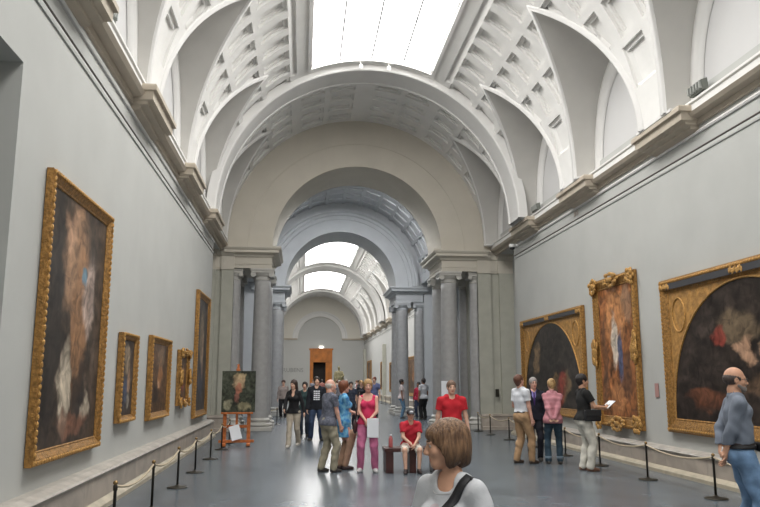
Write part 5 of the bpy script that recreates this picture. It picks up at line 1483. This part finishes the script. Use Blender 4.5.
su.layer('shirt', su.torso(0.012)[3:8], 0.02, [(half((0, 0, 1.0), (0, 0, -1), su.lo, su.hi), .003), (cone(su.NK, su.NK + su.u * 0.2, 0.060, 0.062), .004)], cloth('purple_shirt', (0.20, 0.17, 0.42)))
bm = bmesh.new(); bp = su.NK
tube(bm, [Vector(bp) + Vector((0, 0.075, -0.0)), Vector(bp) + Vector((0, 0.105, -0.05)), Vector(bp) + Vector((0, 0.130, -0.15)), Vector(bp) + Vector((0, 0.140, -0.26))], [0.014, 0.012, 0.02, 0.012], 8); obj('tie', bm, cloth('dark_tie', (0.05, 0.02, 0.12)), su.o)
pj = person('person', 'blonde woman in a pink jacket and jeans seen from behind with hands clasped', (5.02, 14.70), -14, H=1.67, head=(8, -6, 0), fem=True, skin='fair', top=dict(kind='jacket', name='dusty_pink_jacket', col=(0.50, 0.22, 0.25), hem=-0.10, inf=0.024, wr=0.008, collar=True), bottom=dict(kind='trousers', name='dark_teal_jeans', col=(0.025, 0.05, 0.075), flare=0.008),
            hair=dict(kind='bun', name='pinned_blonde_hair', col=(0.38, 0.22, 0.09), col2=(0.6, 0.42, 0.2)), hands={1: (0.03, -0.20, 0.93), -1: (-0.03, -0.20, 0.91)}, elb={1: (1, -0.5, 0), -1: (-1, -0.5, 0)}, fdir={1: (-0.8, 0, -0.45), -1: (0.8, 0, -0.45)}, palms={1: (0, -1, 0), -1: (0, -1, 0)}, feet={1: (0.12, 0, 0), -1: (-0.12, 0, 0)})
for q in (1, -1):
    bm = bmesh.new(); lathe(bm, [(0.060, 0.10), (0.064, 0.10), (0.066, 0.15), (0.062, 0.155), (0.058, 0.15)], 20, pj.AN[q][0], pj.AN[q][1]); obj('turned_up_cuff', bm, cloth('pale_cuff', (0.16, 0.22, 0.27)), pj.o, True)
bk = person('person', 'dark-haired man in black shirt and white trousers holding a leaflet by the orange picture', (5.22, 13.55), -90, H=1.755, lean=0, head=(-6, 2, 0), skin='tan', top=dict(kind='polo', name='black_shirt', col=(0.012, 0.012, 0.012), hem=-0.02, inf=0.022), bottom=dict(kind='trousers', name='white_cotton_trousers', col=(0.62, 0.60, 0.53), loose=0.026, wr=0.009),
            hair=dict(kind='short', name='black_hair', col=(0.012, 0.009, 0.009), t=0.018), hands={1: (0.12, 0.36, 1.14), -1: (-0.10, 0.36, 1.12)}, elb={1: (0.6, -0.5, -0.8), -1: (-0.6, -0.5, -0.8)}, feet={1: (0.11, 0.04, 0), -1: (-0.11, -0.02, 0)}, shoes=(0.16, 0.08, 0.05), curl=(0.7, 0.7))


def place(o, person_, loc, rot=(0, 0, 0)):
    """put a carried thing into the world at a point of a person's own frame"""
    mw = Matrix.Translation(person_.o.location) @ Matrix.Rotation(person_.o.rotation_euler.z, 4, 'Z')
    o.location = mw @ Vector(loc); o.rotation_euler = (mw.to_3x3() @ Euler(rot).to_matrix()).to_euler()


o = obj('leaflet', B(-0.15, 0.15, -0.003, 0.003, -0.10, 0.11), M_PAPER); place(o, bk, (0.01, 0.48, 1.19), (R(-50), 0, 0)); tag(o, 'white leaflet held open by the man in the black shirt', 'leaflet')
t = tag(empty('camera_bag'), 'black bag on the hip of the man in white trousers', 'bag'); place(t, bk, (0.015, 0.03, 0))
obj('bag_body', B(0.165, 0.265, -0.10, 0.20, 0.90, 1.10, 0.025), bagm, t, True); obj('flap', B(0.255, 0.275, -0.10, 0.20, 0.99, 1.11, 0.01), bagm, t)
so, _ = surf_strap(bk, 0.03, -0.13, 0.54, 0.17, 0.08, bagm, 'strap', ''); so.parent = t

# red shirt man walking towards the camera behind the foreground woman
rd = person('person', 'man in a bright red t-shirt walking towards the camera behind the foreground woman', (2.50, 12.4), 176, H=1.635, head=(4, 0, 0), fat=1.12, skin='fair', top=dict(kind='tee', name='bright_red_jersey', col=(0.46, 0.012, 0.022), inf=0.024, hem=-0.08, wr=0.007), bottom=dict(kind='trousers', name='grey_blue_trousers', col=(0.10, 0.12, 0.17)), hair=dict(kind='short', name='short_brown_hair', col=(0.12, 0.07, 0.045)),
            feet={1: (0.1, 0.16, 0), -1: (-0.1, -0.16, 0.02)}, hands={1: (0.29, 0.02, 0.84), -1: (-0.29, 0.08, 0.85)})

# boy on the bench
by = person('person', 'boy in a red t-shirt, white shorts and a cap sitting on the bench', (1.99, 13.80), 182, H=1.42, pel=0.575, lean=14, head=(0, -6, 0), skin='fair', top=dict(kind='tee', name='crimson_jersey', col=(0.46, 0.018, 0.035), inf=0.024, hem=-0.05, wr=0.008), bottom=dict(kind='shorts', name='cream_shorts', col=(0.66, 0.62, 0.55), loose=0.032, len=0.97, wr=0.008), hair=dict(kind='short', name='boy_brown_hair', col=(0.06, 0.035, 0.02)),
            feet={1: (0.17, 0.44, 0), -1: (-0.13, 0.42, 0)}, knee={1: (0.2, 0.6, 1), -1: (-0.15, 0.6, 1)}, hands={1: (0.045, 0.38, 0.64), -1: (-0.045, 0.38, 0.62)}, elb={1: (0.9, -0.6, -0.4), -1: (-0.9, -0.6, -0.4)}, fdir={1: (-0.3, 0.4, -0.8), -1: (0.3, 0.4, -0.8)}, toes=(-8, 14), shoes=(0.04, 0.03, 0.03))
cp = by.layer('cap', [(ell(by.hp(0, -0.015, 0.165), A(0.092, 0.108, 0.085) * by.s, by.Mh), 0.01), (ell(by.hp(0, 0.105, 0.150), A(0.066, 0.075, 0.010) * by.s, by.Mh), 0.01)], cuts=[(half(by.hp(0, 0, 0.142), tuple(by.Mh @ A(0, 0, -1)), by.lo, by.hi), 0.004)], material=cloth('dark_grey_cap', (0.05, 0.05, 0.055)), v=0.006)
bm = bmesh.new(); c_ = by.hp(0, 0.080, 0.185); knob(bm, c_[0], c_[1], c_[2], 0.035, 0.012, 0.02); obj('cap_badge', bm, M_PAPER, cp, True)

# woman in pink
pk = person('person', 'woman in a hot pink tank top and pink trousers with clasped hands facing the camera', (1.22, 13.80), 172, H=1.655, lean=0, head=(6, -3, 0), fem=True, fat=1.08, skin='pink', top=dict(kind='tank', name='hot_pink_top', col=(0.60, 0.035, 0.11), hem=-0.04, inf=0.015), bottom=dict(kind='trousers', name='pink_trousers', col=(0.52, 0.15, 0.28), loose=0.024, wr=0.008),
            hair=dict(kind='short_f', name='short_blonde_hair', col=(0.30, 0.16, 0.06), col2=(0.52, 0.34, 0.15), t=0.02), hands={1: (0.035, 0.185, 0.97), -1: (-0.035, 0.185, 0.98)}, elb={1: (1, -0.5, -0.4), -1: (-1, -0.5, -0.4)}, fdir={1: (-0.45, 0.15, -0.85), -1: (0.45, 0.15, -0.85)}, palms={1: (0, -1, 0.2), -1: (0, -1, 0.2)}, feet={1: (0.14, 0.0, 0), -1: (-0.14, 0.02, 0)}, toes=(-14, 14), shoes=(0.62, 0.60, 0.60))
o = obj('paper_bag', B(-0.105, 0.105, -0.012, 0.012, -0.17, 0.17, 0.006), M_PAPER); place(o, pk, (-0.10, 0.21, 0.79), (0, 0, 0)); tag(o, 'white paper bag held by the woman in pink', 'bag')
t = tag(empty('handbag'), 'dark brown handbag hanging at the side of the woman in pink', 'bag'); place(t, pk, (0, 0, 0)); bm = bmesh.new(); knob(bm, 0.235, 0.0, 0.80, 0.045, 0.10, 0.13, 14); obj('bag_body', bm, mat('brown_leather', (0.05, 0.02, 0.018), 0.5), t, True)
bm = bmesh.new(); tube(bm, [(0.225, 0.07, 0.88), (0.215, 0.05, 1.10), (0.165, 0.03, 1.37), (0.155, -0.02, 1.42), (0.185, -0.07, 1.3), (0.225, -0.07, 0.88)], 0.008, 6); obj('strap', bm, mat('brown_leather', (0.05, 0.02, 0.018), 0.5), t, True)

# older couple beside her
ol = person('person', 'grey-haired older man in a grey-blue shirt and khaki trousers beside the woman in blue', (0.50, 13.85), -66, H=1.66, lean=3, head=(-6, -2, 0), fat=1.14, skin='pink', top=dict(kind='polo', name='slate_shirt', col=(0.13, 0.14, 0.18), noise=0.3, nscale=30, hem=-0.06, inf=0.022, wr=0.008), bottom=dict(kind='trousers', name='khaki_trousers', col=(0.33, 0.30, 0.22), loose=0.024, wr=0.008), hair=dict(kind='bald', name='thin_white_hair', col=(0.45, 0.40, 0.36)),
            hands={1: (0.20, 0.16, 0.86), -1: (-0.20, 0.10, 0.85)}, feet={1: (0.11, 0.06, 0), -1: (-0.11, -0.10, 0)}, shoes=(0.05, 0.045, 0.04))
bl = person('person', 'auburn-haired woman in a bright blue patterned dress with folded arms', (0.80, 14.25), -78, H=1.63, head=(6, 0, 0), fem=True, fat=1.12, skin='pink', top=dict(kind='dress', name='blue_patterned_dress', col=(0.03, 0.20, 0.50), col2=(0.22, 0.52, 0.70), nscale=16, inf=0.020, wr=0.005, sleeve=0.7), bottom=None, hair=dict(kind='short_f', name='auburn_hair', col=(0.14, 0.045, 0.02), t=0.018),
            hands={1: (-0.10, 0.21, 1.08), -1: (0.10, 0.23, 1.10)}, elb={1: (0.7, -0.2, -1), -1: (-0.7, -0.2, -1)}, fdir={1: (-1, 0.1, 0.1), -1: (1, 0.1, 0.1)}, feet={1: (0.085, 0.02, 0), -1: (-0.085, -0.04, 0)}, shoes=(0.05, 0.03, 0.03))
bl.layer('leggings', [(cone(bl.KN[q] + (bl.KN[q] - bl.AN[q]) * 0.5, bl.KN[q], 0.085, 0.074), 0.02) for q in (1, -1)] + [(cone(bl.KN[q], bl.AN[q] + A(0, 0, 0.02), 0.074, 0.060), 0.02) for q in (1, -1)], 0.02, (), cloth('beige_trousers', (0.40, 0.25, 0.17)))

# walking woman and man in the black sweatshirt
wk = person('person', 'long-haired woman in a black top and beige trousers walking near the left columns', (-0.18, 19.0), 160, H=1.66, lean=2, head=(-12, -6, 0), fem=True, fat=0.95, skin='fair', top=dict(kind='long', name='black_knit', col=(0.008, 0.008, 0.010), hem=-0.06, inf=0.018, vneck=True), bottom=dict(kind='trousers', name='beige_slacks', col=(0.40, 0.35, 0.28), flare=0.01), hair=dict(kind='long', name='long_dark_hair', col=(0.03, 0.015, 0.01)),
            feet={1: (0.06, 0.20, 0), -1: (-0.07, -0.20, 0.03)}, hands={1: (0.16, 0.28, 0.98), -1: (-0.30, 0.0, 0.84)}, shoes=(0.5, 0.47, 0.42))
bs = person('person', 'bearded man in a black sweatshirt with a white print and jeans, head raised', (0.42, 21.0), 178, H=1.74, head=(8, 10, 0), skin='fair', fat=1.05, top=dict(kind='long', name='black_sweatshirt', col=(0.010, 0.012, 0.018), hem=-0.10, inf=0.030), bottom=dict(kind='trousers', name='navy_jeans', col=(0.03, 0.05, 0.10), loose=0.024), hair=dict(kind='short', name='dark_brown_hair', col=(0.025, 0.015, 0.01), t=0.022), feet={1: (0.15, 0, 0), -1: (-0.15, 0, 0)}, toes=(-25, 25))
c_ = bs.NK; bm = bmesh.new()
rg = random.Random(3)
for r_ in range(5):
    y_ = -0.08 - 0.055 * r_
    for k in range(3): box(bm, -0.09 + k * 0.06, -0.045 + k * 0.06 + 0.01 * rg.random(), 0.143, 0.150, c_[2] + y_ - 0.016, c_[2] + y_ + 0.016)
obj('chest_print', bm, M_PAPER, bs.o)

# people farther away
def far(label, x, y, face, H, fem, topc, botc, hairc, hk='short', kind='tee', bk_='trousers', skin='fair', vox=0.016, **kw):
    nm = 'far_%d' % len(MATS)
    return person('person', label, (x, y), face, H=H, fem=fem, skin=skin, vox=vox, far=True, top=dict(kind=kind, name='cloth_top_' + nm, col=topc, inf=0.024), bottom=dict(kind=bk_, name='cloth_bottom_' + nm, col=botc, loose=0.024), hair=dict(kind=hk, name='hair_' + nm, col=hairc, t=0.02), **kw)


far('distant person in light brown top and black trousers left of the walking woman', -0.80, 33.6, 175, 1.66, False, (0.34, 0.28, 0.25), (0.012, 0.012, 0.014), (0.05, 0.02, 0.015), kind='long')
far('woman in a white top and blue jeans near the farther right column', 4.40, 32.9, -100, 1.70, True, (0.60, 0.52, 0.50), (0.12, 0.22, 0.33), DKH, skin='brown')
far('dark-haired woman in a red top and dark jeans beside the man in the white shirt', 5.14, 32.8, 150, 1.58, True, (0.40, 0.02, 0.05), (0.03, 0.04, 0.07), DKH, 'long', 'long', skin='brown')
far('dark-haired man in a white shirt and black trousers by the farther right column', 5.22, 31.9, 30, 1.74, False, (0.50, 0.50, 0.52), (0.012, 0.012, 0.012), DKH, kind='polo', skin='brown')
cr = [
    (2.05, 41.0, 170, 1.66, False, (0.30, 0.30, 0.34), (0.05, 0.05, 0.06), GRY, 'visitor in a grey top just right of the old couple, beyond the farther arch'),
    (1.80, 27.5, 185, 1.60, False, (0.05, 0.06, 0.09), (0.02, 0.02, 0.03), DKH, 'visitor in dark clothes behind the woman in the blue dress'),
    (2.35, 50.0, 20, 1.70, False, (0.45, 0.38, 0.32), (0.04, 0.04, 0.05), BRN, 'visitor in a beige top seen from behind, left of the statue line'),
    (2.75, 46.0, 150, 1.62, True, (0.50, 0.48, 0.44), (0.06, 0.07, 0.1), BRN, 'woman in a cream top in the middle of the distant crowd'),
    (3.10, 52.0, 190, 1.72, False, (0.40, 0.42, 0.40), (0.10, 0.10, 0.08), GRY, 'grey-haired visitor in a pale green shirt in the distant crowd'),
    (3.35, 44.0, 60, 1.68, False, (0.09, 0.09, 0.09), (0.03, 0.03, 0.03), DKH, 'visitor all in black left of the woman in pink'),
    (2.42, 30.5, 170, 1.64, True, (0.02, 0.02, 0.025), (0.02, 0.02, 0.03), BLO, 'blonde visitor in black directly behind the woman in pink'),
    (3.70, 48.0, 175, 1.70, False, (0.45, 0.20, 0.18), (0.06, 0.06, 0.08), BRN, 'visitor in a faded red top in the distant crowd'),
    (3.25, 33.5, 165, 1.80, False, (0.12, 0.14, 0.26), (0.03, 0.04, 0.06), (0.16, 0.05, 0.03), 'tall auburn-haired visitor in navy right of the woman in pink'),
    (4.10, 56.0, 120, 1.66, True, (0.55, 0.55, 0.58), (0.10, 0.12, 0.2), BRN, 'visitor in a white top near the far right wall pictures'),
    (1.55, 58.0, 5, 1.72, False, (0.30, 0.12, 0.10), (0.03, 0.03, 0.04), DKH, 'visitor in a rust top near the far orange door'),
    (0.95, 63.0, 180, 1.70, False, (0.22, 0.24, 0.30), (0.04, 0.04, 0.05), BRN, 'visitor in a slate top just left of the far orange door'),
    (4.60, 62.0, 200, 1.70, False, (0.05, 0.05, 0.06), (0.02, 0.02, 0.02), DKH, 'visitor in dark clothes at the far right end of the crowd'),
    (0.10, 22.6, 170, 1.60, True, (0.03, 0.06, 0.06), (0.03, 0.04, 0.06), DKH, 'person in dark green partly hidden behind the man in the sweatshirt'),
]
for x, y, fc, H_, fm, tc_, bc_, hc_, lb in cr:
    far(lb, x, y, fc, H_, fm, tc_, bc_, hc_, 'short_f' if fm else 'short', vox=0.02 if y > 35 else 0.016)

for y_, z_ in ((59.8, 4.55), (78.6, 4.9)):
    trim(B(6.45, XR + 0.02, y_ - 0.3, y_ + 0.3, 0, z_, 0.02), M_PIER)
